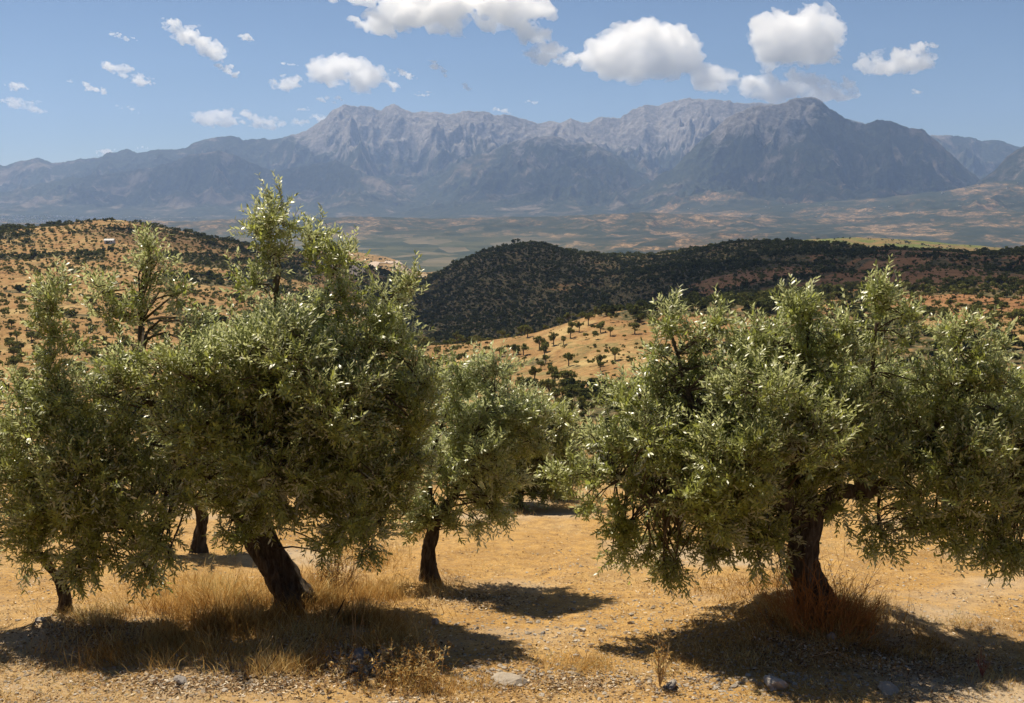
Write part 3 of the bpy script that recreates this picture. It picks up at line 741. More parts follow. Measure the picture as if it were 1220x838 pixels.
if 'D' in TREES:
    b = ground_hit(616, 604); Y = b[1]
    cl = [(640,490,30,24),(615,515,38,30),(650,530,34,30),(600,565,44,30),(640,572,34,26),(575,572,30,24),(620,585,34,16),(668,545,28,36),(672,500,20,26),(655,575,34,24),(690,560,20,22),(610,540,44,34,.6),(632,478,18,14)]
    lim = [('trunk', [(b[0], b[1], b[2], 0), (617,592,Y), (620,578,Y), (622,560,Y)], .08, .05),
           ('limb', [(621,565,Y), (635,530,Y), (640,485,Y)], .035, .008), ('limb', [(619,575,Y), (600,560,Y), (580,560,Y)], .03, .008)]
    olive(b, 'farther round olive tree at the far edge of the clearing behind the silvery one', lim, fill(cl, Y), 41, leaf=.068, dens=1.15, shoots=[(640,480,Y,16,.4)])
if 'E' in TREES:
    b = ground_hit(975, 735); Y = b[1]
    cl = [(797,385,16,18),(800,405,30,20),(790,430,36,26),(850,395,30,20),(845,425,44,30),(755,470,34,30),(790,480,46,36),(715,520,34,28),(745,540,46,34),(690,555,28,18),(668,572,16,12),(720,585,44,34),(745,620,34,30),(742,650,22,18,0,1),(790,560,60,44),(810,620,44,36),(805,660,26,24,0,1),
          (880,480,66,52),(900,400,34,26),(910,430,50,40),(945,365,18,16),(965,375,34,22),(960,400,44,34),(985,440,56,46),(1042,350,13,18),(1045,375,24,20),(1075,375,14,12),(1060,405,36,28),(1010,400,24,22),(1060,450,44,40),(1000,510,70,48),
          (870,560,66,48),(860,620,48,36),(900,630,30,24,-.2),(930,590,50,34),(950,540,60,40),(1005,560,36,24),(830,520,56,42),
          (925,630,46,30,-.3),(870,648,40,24,-.3),(905,655,30,16,-.5,1),(830,655,34,22,-.2),(790,660,22,22,0,1),(755,640,30,24),(1150,640,44,24,-.2),(1190,655,34,22,-.2),(1100,625,24,24,-.1),(1225,640,40,30),(850,600,60,34,-.7),(900,560,60,40,-1.0),(1160,590,50,36,-.6),(1080,520,40,40,-.3),(1075,570,34,26,-.5),(1100,595,34,28,-.5),(1030,560,30,22,-.5),(985,598,26,20),(1000,618,14,14,.1,1),(955,612,30,20,.5),(1100,600,26,30),(1120,560,40,34),(1040,620,12,26,0,1),(1058,650,16,14,0,1),(1020,590,14,14,0,1),(1085,600,16,26,.3,1),
          (1135,400,22,16),(1150,392,18,12),(1140,425,38,24),(1190,428,30,22),(1120,470,46,38),(1175,470,46,36),(1130,520,52,42),(1190,530,48,44),(1100,560,32,34),(1145,580,50,36),(1200,590,44,36),(1120,620,26,24,0,1),(1160,640,30,20,0,1),(1205,645,30,22,0,1),(1190,665,14,12,0,1),(1250,500,44,60),(1250,590,44,50),(1290,550,40,50),
          (880,520,70,50,1.1),(960,480,60,50,1.2),(820,560,60,46,1.0),(1040,470,50,44,1.0),(880,540,60,46,-1.0),(960,520,55,44,-1.0),(820,570,46,40,-.8),(900,470,50,40,-.9),(1150,540,46,44,-.5),(780,520,40,34,-.6),(1160,500,46,40,.9),(870,600,50,34,-.7)]
    lim = [('trunk', [(b[0], b[1], b[2], 0), (966,708,Y), (957,680,Y), (956,655,Y), (962,630,Y), (966,606,Y)], .165, .10),
           ('limb', [(962,628,Y), (930,590,Y-.2), (880,550,Y-.3), (830,490,Y-.2), (800,400,Y)], .09, .012),
           ('limb', [(965,612,Y), (955,560,Y+.1), (960,480,Y), (965,380,Y)], .095, .012),
           ('limb', [(968,612,Y), (1000,585,Y), (1030,588,Y), (1050,578,Y), (1072,560,Y), (1110,520,Y), (1140,420,Y)], .085, .012),
           ('limb', [(1028,588,Y), (1024,560,Y), (1035,500,Y+.1), (1045,370,Y)], .06, .009),
           ('limb', [(1080,552,Y), (1130,560,Y-.1), (1190,580,Y-.1), (1240,580,Y)], .05, .012),
           ('limb', [(940,600,Y-.1), (880,600,Y-.3), (800,600,Y-.3), (720,570,Y-.1)], .05, .010),
           ('limb', [(1048,580,Y), (1046,610,Y), (1050,645,Y)], .016, .006)]
    olive(b, 'wide olive tree on the right with a gnarled upright trunk and a broad low crown', lim, fill(cl, Y), 59,
          shoots=[(797,390,Y,30,.35),(850,395,Y,22,.4),(905,400,Y,24,.4),(945,365,Y,26,.3),(970,372,Y,26,.3),(1040,358,Y,34,.2),(1047,362,Y,26,.4),(1078,375,Y,22,.3),(1135,400,Y,28,.3),(1158,395,Y,24,.3),(1190,420,Y,24,.4),(668,575,Y,16,.8),(715,480,Y,30,.3),(735,470,Y,24,.5),(880,400,Y,20,.4)])
if 'G' in TREES:
    b = ground_hit(237, 658); Y = b[1]
    cl = [(235,575,46,28),(200,590,36,24),(270,585,30,24),(235,540,60,30),(190,560,40,30),(280,550,40,30)]
    lim = [('trunk', [(b[0], b[1], b[2], 0), (238,640,Y), (240,620,Y), (238,600,Y)], .085, .06), ('limb', [(238,610,Y), (215,580,Y), (200,550,Y)], .05, .01), ('limb', [(239,606,Y), (262,575,Y), (270,540,Y)], .05, .01)]
    olive(b, 'olive tree standing back in the shade behind the leaning trunk of the largest one', lim, fill(cl, Y), 67, leaf=.075, dens=.6)
# ================================================================== trees and scrub of the hillsides
def ground_hits(px, py):
    u, t = ray(px, py); Y = 2.5 / np.maximum(-t - 0.15, .02)
    for _ in range(12): Y = np.clip(Y + ((CAM[2] + t * Y) - near_z(u * Y, Y)) / (-t - 0.15), 1, 40)
    return np.stack([u * Y, Y, near_z(u * Y, Y)], -1)
MF = []
def mat_far_leaf(name, a, b):
    m = NM(name); r = m.attr('rnd')
    col = m.ramp(r, [(0, a), (1, b)])
    d = m.n('ShaderNodeBsdfDiffuse', inp={'Color': col}); t = m.n('ShaderNodeBsdfTranslucent', inp={'Color': m.mix(.5, col, (.14, .15, .03))})
    return m.done(m.n('ShaderNodeMixShader', inp={0: .25, 1: d.outputs[0], 2: t.outputs[0]}))
M_OL = mat_far_leaf('far_olive_leaf', (.075, .085, .022), (.23, .22, .07))
M_SC = mat_far_leaf('far_scrub_leaf', (.024, .034, .012), (.11, .115, .042))
def far_crown(rng, nfaces, r, h, flat=.8, s=.22, nl=7):
    """leafy crown of loose little facets grouped in lobes -> vertices (n*3,3), faces"""
    lob = unit(rng.normal(size=(nl, 3))) * rng.uniform(.25, .85, (nl, 1)); lob[:, 2] = lob[:, 2] * .6 + .05
    li = rng.integers(0, nl, nfaces); d = unit(rng.normal(size=(nfaces, 3)))
    c = lob[li] + d * rng.uniform(.5, 1.1, (nl, 1))[li] * rng.uniform(.22, .48, (nfaces, 1)); c = c * [r, r, r * flat] + [0, 0, h]
    nn = unit(d + .5 * rng.normal(size=d.shape)); a = unit(np.cross(nn, rng.normal(size=d.shape))); b = np.cross(nn, a)
    sz = s * r * rng.uniform(.6, 1.4, (nfaces, 1))
    V = np.stack([c + a * sz, c - a * sz * .5 + b * sz * .8, c - a * sz * .5 - b * sz * .8], 1)
    return V, np.clip(.5 + .5 * d[:, 2] * .0 + rng.normal(0, .26, nfaces), 0, 1)
M_LO = mat_far_leaf('dry_shrub_leaf', (.07, .075, .03), (.20, .18, .07))
# candidate places
rng = np.random.default_rng(5)
gu = np.linspace(UC[0], UC[-1], 420); gy = np.exp(np.linspace(math.log(19.), math.log(3300), 700))
GU_, GY_ = np.meshgrid(gu, gy); GT = height(GU_, GY_) / GY_; CM = np.maximum.accumulate(GT, axis=0)
def seen(X, Y, Z, h):
    """is the top of a plant at X, Y above the ground in front of it"""
    u = X / Y; i = np.clip(np.searchsorted(gy, Y) - 3, 0, len(gy) - 1); j = np.clip(((u - gu[0]) / (gu[1] - gu[0])).round().astype(int), 0, len(gu) - 1)
    return (Z + h - CAM[2]) / Y > CM[i, j]
SILP = [(0,450),(30,430),(60,330),(90,400),(110,340),(150,290),(175,280),(215,330),(250,360),(280,330),(300,250),(350,250),(365,262),(385,290),(410,282),(430,290),(450,340),(490,350),(520,400),(560,425),(620,450),(650,470),(690,490),(740,440),(780,370),(800,365),(850,375),(900,380),(940,355),(970,350),(1000,380),(1040,335),(1090,360),(1120,400),(1160,385),(1200,400),(1225,400)]
cand = []
def scatter(y0, y1, step, kind, ang=0.0, jit=.25, u0=-.62, u1=.62):
    ym = (y1) * .66
    gx, gy2 = np.meshgrid(np.arange(-ym, ym, step), np.arange(y0, y1, step))
    gx = gx.ravel() + rng.uniform(-jit, jit, gx.size) * step; gy2 = gy2.ravel() + rng.uniform(-jit, jit, gy2.size) * step
    c, s = math.cos(ang), math.sin(ang); X = gx * c - (gy2 - (y0 + y1) / 2) * s; Y = gx * s + (gy2 - (y0 + y1) / 2) * c + (y0 + y1) / 2
    k = (Y > y0) & (Y < y1) & (np.abs(X) / np.maximum(Y, 1) < .6); X, Y = X[k], Y[k]
    return X, Y
def pick():
    out = []
    # orchards in rows
    X, Y = scatter(120, 1150, 6.9, 'o', .45, .27); d, g, r = cover(X / Y, X, Y); px = 610 + F * X / Y
    keep = (rng.uniform(0, 1, len(X)) < .86 * (1 - d)) & ((px < 440) | (Y < 640) | (rng.uniform(0, 1, len(X)) < .5))
    keep &= ~((px > 540) & (px < 900) & (fbm(X / 30., Y / 30., 2, 99) > .42))
    keep &= ~((px < 200) & (Y > 420) & (Y < 640) & (fbm(X / 70., Y / 50., 3, 98) > -.05))
    out.append((X[keep], Y[keep], np.where((px[keep] > 500) & (Y[keep] < 620), 1.12, 1.0) * np.where((px[keep] < 500) & (Y[keep] > 600), .8, 1.0) * (.75 + 1.5 * rng.uniform(0, 1, keep.sum()) ** .8), np.zeros(keep.sum(), int)))
    # scrub and dark evergreens
    for y0, y1, st in ((100, 700, 5.2), (700, 1500, 4.9), (1500, 2700, 8.5)):
        X, Y = scatter(y0, y1, st, 's', .1, .48); d, g, r = cover(X / Y, X, Y)
        keep = (rng.uniform(0, 1, len(X)) < smooth(.30, .85, d) * .9 + .02)
        R = (.8 + 2.3 * rng.uniform(0, 1, keep.sum()) ** 1.3) * (1 + .5 * (rng.uniform(0, 1, keep.sum()) < .08)) * (1.25 if y0 > 1000 else 1)
        out.append((X[keep], Y[keep], R, np.ones(keep.sum(), int)))
    for y0, y1, st in ((110, 650, 3.6), (650, 1300, 5.0)):
        X, Y = scatter(y0, y1, st, 'l', .2, .5); d, g, r = cover(X / Y, X, Y)
        keep = rng.uniform(0, 1, len(X)) < .75 * smooth(-.25, .25, fbm(X / 22., Y / 22., 3, 91) + .1); k_ = keep.sum()
        out.append((X[keep], Y[keep], .4 + .85 * rng.uniform(0, 1, k_) ** 2, np.full(k_, 2)))
    X = np.concatenate([o[0] for o in out]); Y = np.concatenate([o[1] for o in out]); R = np.concatenate([o[2] for o in out]); K = np.concatenate([o[3] for o in out])
    return X, Y, hill_z(X, Y), R, K
if 'hills' not in SKIP:
    X, Y, Z, R, K = pick()
    px, py = proj(np.stack([X, Y, Z + R], 1)); sil = np.interp(px, [a for a, b in SILP], [b for a, b in SILP])
    vis = seen(X, Y, Z, R * 1.6); infr = vis & (px > 0) & (px < 1220) & (py < sil - 2)
    size = np.where(infr & (K < 2), R / Y, 0); order = np.argsort(-size)
    ind = order[:300]
    protos = {}
    for kind in (0, 1):
        for v in range(4):
            rg = np.random.default_rng(900 + kind * 10 + v)
            if kind == 0: V, rn = far_crown(rg, 420, 1.0, 1.35, .78, .15, 9); mt = M_OL
            else: V, rn = far_crown(rg, 380, 1.0, .70, .8, .16, 8); mt = M_SC
            mc = raw_mesh('crown', V.reshape(-1, 3), np.arange(len(V) * 3), np.full(len(V), 3), {'rnd': np.repeat(rn, 3)}, False, [mt])
            g = Geo()
            hgt = 1.15 if kind == 0 else .6
            q = curve_pts([[0, 0, -.15], [.04, .02, hgt * .4], [-.03, .03, hgt]], 6); a_, b_, c_ = tube(q, np.linspace(.11, .06, 6), 7, .15, v); g.add(a_, b_, c_)
            for sx, sy in ((.3, .1), (-.3, .15), (.05, -.3)):
                a_, b_, c_ = tube(curve_pts([[0, 0, hgt * .55], [sx * .6, sy * .6, hgt * .85], [sx, sy, hgt * 1.15]], 5), np.linspace(.06, .025, 5), 5, .1, v); g.add(a_, b_, c_)
            protos[kind, v] = (mc, g.mesh('trunk', [MB_], True))
    def where_is(x, y, p):
        if p < 500: return 0
        return 1 if (y < 560 and p < 790) else 2
    LAB = {(0, 0): ('small olive tree of the terraced orchard covering the left hill', 'olive trees on the left hill'),
           (0, 1): ('small olive tree standing on the sunlit orange slope beyond the clearing', 'olive trees on the sunlit slope'),
           (0, 2): ('small olive tree on the reddish slope behind the crown of the right tree', 'olive trees on the reddish slope'),
           (1, 0): ('dark green bush in the scrub belts of the left hill', 'bushes on the left hill'),
           (1, 1): ('dark green bush among the small olive trees of the sunlit slope', 'bushes on the sunlit slope'),
           (1, 2): ('dark evergreen bush on the shaded slope above the right tree', 'bushes on the shaded slope')}
    for i in ind:
        k = int(K[i]); mc, mtk = protos[k, int(rng.integers(0, 4))]
        lab, grp = LAB[k, where_is(X[i], Y[i], px[i])]
        o = tag(empty('olive_tree' if k == 0 else 'evergreen_bush', (X[i], Y[i], Z[i])), lab, 'tree' if k == 0 else 'bush', grp)
        o.rotation_euler = (0, 0, rng.uniform(0, 6.28)); s = R[i]; o.scale = (s * rng.uniform(.9, 1.1), s * rng.uniform(.9, 1.1), s * rng.uniform(.85, 1.15))
        link('trunk', mtk, o); link('crown', mc, o)
    # the rest, past the three hundred that show largest: one mass of far trees and scrub
    rest = order[300:]
    rest = rest[(size[rest] > 0) | (K[rest] < 2) & (np.abs(X[rest] / Y[rest]) < .55) | (np.abs(X[rest] / Y[rest]) < .5) & vis[rest]]
    for kind, nm, mt, lb in ((0, 'far_orchard', M_OL, 'orchards of small olive trees covering the far hillsides'), (1, 'far_scrub', M_SC, 'dark evergreen scrub covering the shaded hill and the gullies'),
                           (2, 'low_shrubs', M_LO, 'low dry shrubs and thistles between the trees of the far slopes')):
        Vs, rs = [], []
        rk = rest[K[rest] == kind]
        for v in range(6):
            sel = rk[v::6]
            for near in (True, False):
                s2 = sel[(Y[sel] < 600) == near]
                if len(s2) == 0: continue
                rg = np.random.default_rng(40 + v); nf = (110 if near else 46) if kind < 2 else 16
                V, rn = far_crown(rg, nf, 1, 1.3 if kind == 0 else (.65, .3)[kind - 1], .8, (.24 if near else .36) * (1.7 if kind == 2 else 1), 6)
                ph = rng.uniform(0, 6.28, len(s2)); c, s_ = np.cos(ph), np.sin(ph)
                W = V.reshape(1, -1, 3) * (R[s2] * rng.uniform(.85, 1.15, len(s2)))[:, None, None]
                Wx = W[..., 0] * c[:, None] - W[..., 1] * s_[:, None] + X[s2][:, None]; Wy = W[..., 0] * s_[:, None] + W[..., 1] * c[:, None] + Y[s2][:, None]
                Vs.append(np.stack([Wx, Wy, W[..., 2] + Z[s2][:, None]], -1).reshape(-1, 3)); 
                rs.append(np.clip(np.repeat(rn, 3)[None] + rng.normal(0, .34, (len(s2), 1)), 0, 1).ravel())
        V = np.concatenate(Vs); r_ = np.concatenate(rs)
        o = link(nm, raw_mesh(nm, V, np.arange(len(V)), np.full(len(V) // 3, 3), {'rnd': r_}, False, [mt]))
        tag(o, lb, 'trees' if kind == 0 else 'scrub', kind='stuff')
        print('STUFF', nm, len(rk), len(V))

# ---- white farmhouse on the left hill
def terrain_point(px, py):
    u, t = ray(px, py); j = int(round((u - gu[0]) / (gu[1] - gu[0]))); t = min(t, CM[-1, j] - 2e-4); i = max(int(np.argmax(CM[:, j] >= t)), 200); Y = gy[i]
    return np.array([u * Y, Y, float(hill_z(np.array([u * Y]), np.array([Y]))[0])])
def box(g, c, s, **kw):
    x, y, z = c; a, b, h = s[0] / 2, s[1] / 2, s[2]
    V = [(x + i * a, y + j * b, z + k * h) for k in (0, 1) for (i, j) in ((-1, -1), (1, -1), (1, 1), (-1, 1))]
    g.add(V, [(3, 2, 1, 0), (4, 5, 6, 7), (0, 1, 5, 4), (1, 2, 6, 5), (2, 3, 7, 6), (3, 0, 4, 7)], **kw)
def plain_mat(nm, c, rough=.9):
    m = NM(nm); return m.done(m.bsdf(m.mix(m.noise(m.obj(), 2.5, 4), c, tuple(x * .7 for x in c)), rough, .2))
q = terrain_point(131, 291)
fh = tag(empty('farmhouse', q), 'tiny white farmhouse on the left hill beside a dark clump of trees', 'house')
MWH, MRF, MDK, MRT = plain_mat('white_render', (.78, .76, .72)), plain_mat('pale_metal_roof', (.74, .74, .72)), plain_mat('dark_opening', (.03, .03, .03)), plain_mat('tile', (.45, .2, .1))
g = Geo(); box(g, (0, 0, -.6), (7, 5, 3.2)); link('wall', g.mesh('wall', [MWH]), fh)
g = Geo(); g.add([(-4, -3, 2.5), (4, -3, 2.5), (4, 0, 3.7), (-4, 0, 3.7), (4, 3, 2.5), (-4, 3, 2.5), (-4, -3, 2.65), (4, -3, 2.65), (4, 0, 3.85), (-4, 0, 3.85), (4, 3, 2.65), (-4, 3, 2.65)],
                  [(0, 1, 2, 3), (3, 2, 4, 5), (6, 7, 8, 9), (9, 8, 10, 11), (0, 1, 7, 6), (5, 4, 10, 11)]); link('roof', g.mesh('roof', [MRF]), fh)
g = Geo(); box(g, (-1.5, -2.52, 0), (1, .08, 2)); link('door', g.mesh('door', [MDK]), fh)
for xx in (.6, 2.3): g = Geo(); box(g, (xx, -2.52, 1), (.9, .08, 1)); link('window', g.mesh('window', [MDK]), fh)
# ---- far town and villages on the plain
rg = np.random.default_rng(77); g = Geo()
for i in range(1240):
    if i < 1100: u, Y = ray(rg.normal(70, 62), 262)[0], rg.uniform(9300, 11500)
    else: u, Y = rg.uniform(-.5, .5), rg.uniform(8000, 10000)
    z = float(CAM[2] + height(np.array([u]), np.array([Y]))[0]); s = rg.uniform(7, 17)
    box(g, (u * Y, Y, z - 2), (s, s * rg.uniform(.6, 1.2), rg.uniform(5, 13)))
tag(link('town', g.mesh('town', [plain_mat('town_walls', (.62, .58, .53))])), 'pale town spread over the plain at the foot of the mountains', 'town', kind='stuff')
# ---- pale dirt road by the quarry
cp = [terrain_point(x, y) for x, y in ((405, 322), (425, 320), (445, 317), (462, 314), (478, 313), (492, 314))]
pts = curve_pts([c[:2] for c in cp], 70); tt = unit(np.gradient(pts, axis=0)); nn = np.stack([-tt[:, 1], tt[:, 0]], 1)
A = pts + nn * 9; B = pts - nn * 9
rows = [np.column_stack([p_, hill_z(p_[:, 0], p_[:, 1]) + 1.2]) for p_ in (A, pts, B)]
V = np.stack(rows, 1).reshape(-1, 3); tag(link('road', raw_mesh('road', V, grid_faces(70, 3).ravel(), np.full(69 * 2, 4), None, True, [plain_mat('pale_dirt', (.55, .43, .32))])), kind='structure')
# ================================================================== dry grass, litter, stones
def mat_straw():
    m = NM('dry_grass'); r = m.attr('rnd')
    col = m.ramp(r, [(0, (.20, .10, .030)), (.3, (.42, .23, .06)), (.6, (.62, .42, .15)), (.85, (.72, .58, .30)), (1, (.36, .34, .14))])
    d = m.n('ShaderNodeBsdfDiffuse', inp={'Color': col}); t = m.n('ShaderNodeBsdfTranslucent', inp={'Color': col})
    return m.done(m.n('ShaderNodeMixShader', inp={0: .4, 1: d.outputs[0], 2: t.outputs[0]}))
MS_ = mat_straw()
def blades(base, h, lean, wd, rnd, name, mat, label, cat, parent=None, kind='stuff', curl=.6):
    n = len(base); rg = np.random.default_rng(n)
    up = unit(np.column_stack([lean * rg.normal(size=n) + .8 * fbm(base[:, 0] * 2.3, base[:, 1] * 2.3, 3, 61), lean * rg.normal(size=n) + .6 * fbm(base[:, 0] * 2.3 + 9, base[:, 1] * 2.3, 3, 62), np.ones(n)]))
    ph = rg.uniform(0, 6.28, n); s = np.column_stack([np.cos(ph), np.sin(ph), 0 * ph]); fall = np.column_stack([rg.normal(size=n), rg.normal(size=n), -np.abs(rg.normal(size=n)) * .5]) * curl
    def p(t): return base + up * (h * t)[:, None] + fall * (h * t * t)[:, None] * .6
    V = np.zeros((n, 5, 3)); V[:, 0] = base - s * wd[:, None]; V[:, 1] = base + s * wd[:, None]
    m1 = p(np.full(n, .55)); V[:, 2] = m1 + s * wd[:, None] * .75; V[:, 3] = m1 - s * wd[:, None] * .75; V[:, 4] = p(np.ones(n))
    f = np.array([0, 1, 2, 3, 3, 2, 4]); Fc = (f[None] + 5 * np.arange(n)[:, None]).ravel()
    me = raw_mesh(name, V.reshape(-1, 3), Fc, np.tile([4, 3], n), {'rnd': np.repeat(rnd, 5)}, False, [mat])
    o = link(name, me, parent)
    return tag(o, label, cat, kind=kind) if parent is None else o
rg = np.random.default_rng(3)
# tall straw in drifts (photo x, y, half width, half height, height, blades, tone)
DR_ = [(235,742,85,34,.30,6500,.25),(180,775,100,22,.20,3500,.35),(300,735,45,30,.30,2600,.22),(120,735,60,14,.14,1500,.45),(420,735,70,26,.26,5200,.28),(455,765,45,14,.20,1800,.35),(380,705,50,14,.22,1800,.35),(250,700,90,14,.16,2200,.5),
       (330,790,70,20,.18,1800,.3),(480,815,60,14,.15,1600,.4),(560,825,50,8,.12,700,.5),(690,792,60,12,.10,1300,.6),(985,732,66,22,.28,3000,.22),(905,705,70,16,.13,2400,.3),(1080,775,110,20,.09,2600,.35),(880,775,110,20,.08,2200,.3),(900,740,70,18,.12,1200,.25),(1000,770,90,18,.10,1200,.3),
       (440,712,55,12,.20,1500,.4),(600,612,60,5,.12,500,.4),(500,640,20,6,.2,200,.4),(515,700,38,14,.14,900,.4),(1150,745,70,12,.07,900,.6),(1180,810,50,14,.08,700,.5),(60,790,60,14,.08,800,.5),(440,670,40,14,.3,1500,.3),(1020,650,60,10,.08,300,.6),
       (790,800,40,12,.10,400,.5),(480,595,30,6,.2,300,.4),(720,590,40,4,.2,300,.4),(660,588,60,4,.25,700,.35)]
B_, H_, R_ = [], [], []
for (x, y, rx, ry, h, n, tn) in DR_:
    n = int(n * 1.25)
    a = rg.normal(0, .55, (n, 2)); q = ground_hits(x + a[:, 0] * rx, np.clip(y + a[:, 1] * ry, 585, 900))
    nz = fbm(q[:, 0] * 3.1, q[:, 1] * 3.1, 3, 44); k = rg.uniform(0, 1, n) < np.clip(.75 + 1.3 * nz, .15, 1)
    q = q[k]; nz = nz[k]; B_.append(q - [0, 0, .01]); H_.append(h * rg.uniform(.3, 1.0, len(q)) * np.where(rg.uniform(0, 1, len(q)) < .07, 1.5, 1) * (1 + .6 * nz)); R_.append(np.clip(tn + .12 + rg.normal(0, .20, len(q)) + .45 * fbm(q[:, 0] * 1.6 + 3, q[:, 1] * 1.6, 3, 45), 0, 1))
B_ = np.concatenate(B_); H_ = np.concatenate(H_); R_ = np.concatenate(R_)
if 'grass' not in SKIP:
    blades(B_, H_, .28, np.where(rg.uniform(0, 1, len(B_)) < .12, rg.uniform(.003, .0045, len(B_)), rg.uniform(.0010, .0026, len(B_))), R_, 'dry_grass', MS_, 'tall golden dry grass round the feet of the olive trees', 'grass')
    n = 90000
    a = ground_hits(rg.uniform(-60, 1280, n), 590 + 280 * rg.uniform(0, 1, n) ** .7)
    nz = fbm(a[:, 0] * .9, a[:, 1] * .9, 4, 46); k = rg.uniform(0, 1, n) < np.clip(.45 + 1.6 * nz, .10, 1); a = a[k]; nz = nz[k]
    blades(a - [0, 0, .004], rg.uniform(.012, .055, len(a)) * (1 + nz.clip(-.5, 1)), 1.1, rg.uniform(.0012, .003, len(a)), np.clip(rg.normal(.58, .24, len(a)), 0, 1), 'stubble', MS_, 'short cropped straw stubble spread over the clearing', 'grass', curl=1.2)
    # litter: fallen olive leaves and chaff
    n = 60000
    a = ground_hits(rg.uniform(-60, 1280, n), 590 + 280 * rg.uniform(0, 1, n) ** .7)
    nz = fbm(a[:, 0] * 1.7 + 5, a[:, 1] * 1.7, 4, 48); k = rg.uniform(0, 1, n) < np.clip(.4 + 1.5 * nz, .06, 1); a = a[k]; n = len(a)
    ph = rg.uniform(0, 6.28, n); D = unit(np.column_stack([np.cos(ph), np.sin(ph), rg.normal(0, .25, n)])); N = unit(np.column_stack([rg.normal(0, .4, n), rg.normal(0, .4, n), np.ones(n)]))
    m = NM('leaf_litter'); r = m.attr('rnd')
    ml = m.done(m.bsdf(m.ramp(r, [(0, (.07, .038, .018)), (.4, (.20, .11, .045)), (.75, (.42, .30, .16)), (1, (.62, .54, .42))]), .8, .2))
    for (x_, y_, rx_, ry_, k_) in ((430, 785, 75, 24, 7000), (345, 755, 50, 20, 2500), (120, 755, 70, 16, 3500), (980, 775, 110, 22, 6000), (570, 715, 60, 12, 1500), (250, 815, 160, 12, 4000), (1110, 790, 90, 18, 3500), (690, 815, 60, 9, 1200)):
        e = rg.normal(0, .55, (k_, 2)); a = np.vstack([a, ground_hits(x_ + e[:, 0] * rx_, y_ + e[:, 1] * ry_)])
    n = len(a); ph = rg.uniform(0, 6.28, n); D = unit(np.column_stack([np.cos(ph), np.sin(ph), rg.normal(0, .3, n)])); N = unit(np.column_stack([rg.normal(0, .5, n), rg.normal(0, .5, n), np.ones(n)]))
    L = .010 + .032 * rg.uniform(0, 1, n) ** 1.5
    tag(link('leaf_litter', leaves_mesh('leaf_litter', a + [0, 0, .008], D, N, L, L * rg.uniform(.2, .5, n), rg.uniform(0, 1, n), ml)), 'brown fallen leaves and chaff scattered on the ground', 'litter', kind='stuff')
def mat_stone(nm, a, b):
    m = NM(nm); o = m.obj(); r = m.attr('rnd'); n = m.noise(o, 25, 6, .7)
    col = m.mix(n, m.mix(r, a, b), (.17, .14, .11)); return m.done(m.bsdf(col, .9, .2, m.bump(n, .6, .01)))
MG = mat_stone('field_stone', (.32, .25, .17), (.62, .56, .47)); MGW = mat_stone('pale_stone', (.62, .58, .52), (.72, .68, .62)); MGD = mat_stone('grey_stone', (.20, .18, .17), (.42, .40, .38))
def stone_verts(r, sd, sub=1, sq=(1, 1, .6)):
    v, f = ico(sub); rr = np.random.default_rng(sd)
    V = v * (1 + .55 * fbm(v[:, 0] * 1.3 + sd * 3.3, v[:, 1] * 1.3 + v[:, 2] * 1.1 + sd, 3, sd)[:, None])
    for _ in range(6):
        d = unit(rr.normal(size=3)); h = rr.uniform(.45, .8); e = V @ d; V = V - np.outer(np.maximum(0, e - h), d)
    return V * r * np.array(sq), f
if 'stones' not in SKIP:
    n = 22000
    a = ground_hits(rg.uniform(-60, 1280, n), 590 + 280 * rg.uniform(0, 1, n) ** .75)
    nz = fbm(a[:, 0] * .8 + 9, a[:, 1] * .8, 4, 50); gx = smooth(-1.6, .6, a[:, 0])
    k = rg.uniform(0, 1, n) < np.clip(.35 + 1.4 * nz + .15 * gx + .5 * smooth(8.9, 7.9, a[:, 1]), .05, 1); a = a[k]; n = len(a)
    r = .004 + .020 * rg.uniform(0, 1, n) ** 5 + .006 * rg.uniform(0, 1, n)
    for (x_, y_, rx_, ry_, k_) in ((440, 785, 60, 22, 420), (610, 808, 90, 16, 420), (130, 745, 70, 14, 160), (650, 752, 80, 20, 160), (250, 812, 140, 12, 260), (900, 812, 160, 10, 260), (800, 745, 90, 25, 120)):
        e = rg.normal(0, .55, (k_, 2)); a = np.vstack([a, ground_hits(x_ + e[:, 0] * rx_, y_ + e[:, 1] * ry_)]); r = np.concatenate([r, .008 + .032 * rg.uniform(0, 1, k_) ** 3])
    n = len(a)
    Vs, Fs, Rs = [], [], []; off = 0
    for v in range(8):
        sel = np.arange(v, n, 8); V, f = stone_verts(1, 60 + v, 1, (1, .8, .55)); ph = rg.uniform(0, 6.28, len(sel)); c, s = np.cos(ph)[:, None], np.sin(ph)[:, None]
        W = V[None] * r[sel][:, None, None]; W = np.stack([W[..., 0] * c - W[..., 1] * s, W[..., 0] * s + W[..., 1] * c, W[..., 2]], -1) + a[sel][:, None] + [0, 0, .001]
        Vs.append(W.reshape(-1, 3)); Fs.append((f[None] + len(V) * np.arange(len(sel))[:, None, None] + off).reshape(-1, 3)); off += len(sel) * len(V); Rs.append(np.repeat(rg.uniform(0, 1, len(sel)), len(V)))
    Fs = np.concatenate(Fs); o = link('gravel', raw_mesh('gravel', np.concatenate(Vs), Fs.ravel(), np.full(len(Fs), 3), {'rnd': np.concatenate(Rs)}, False, [MG]))
    tag(o, 'small stones and gravel strewn over the dry ground', 'gravel', kind='stuff')
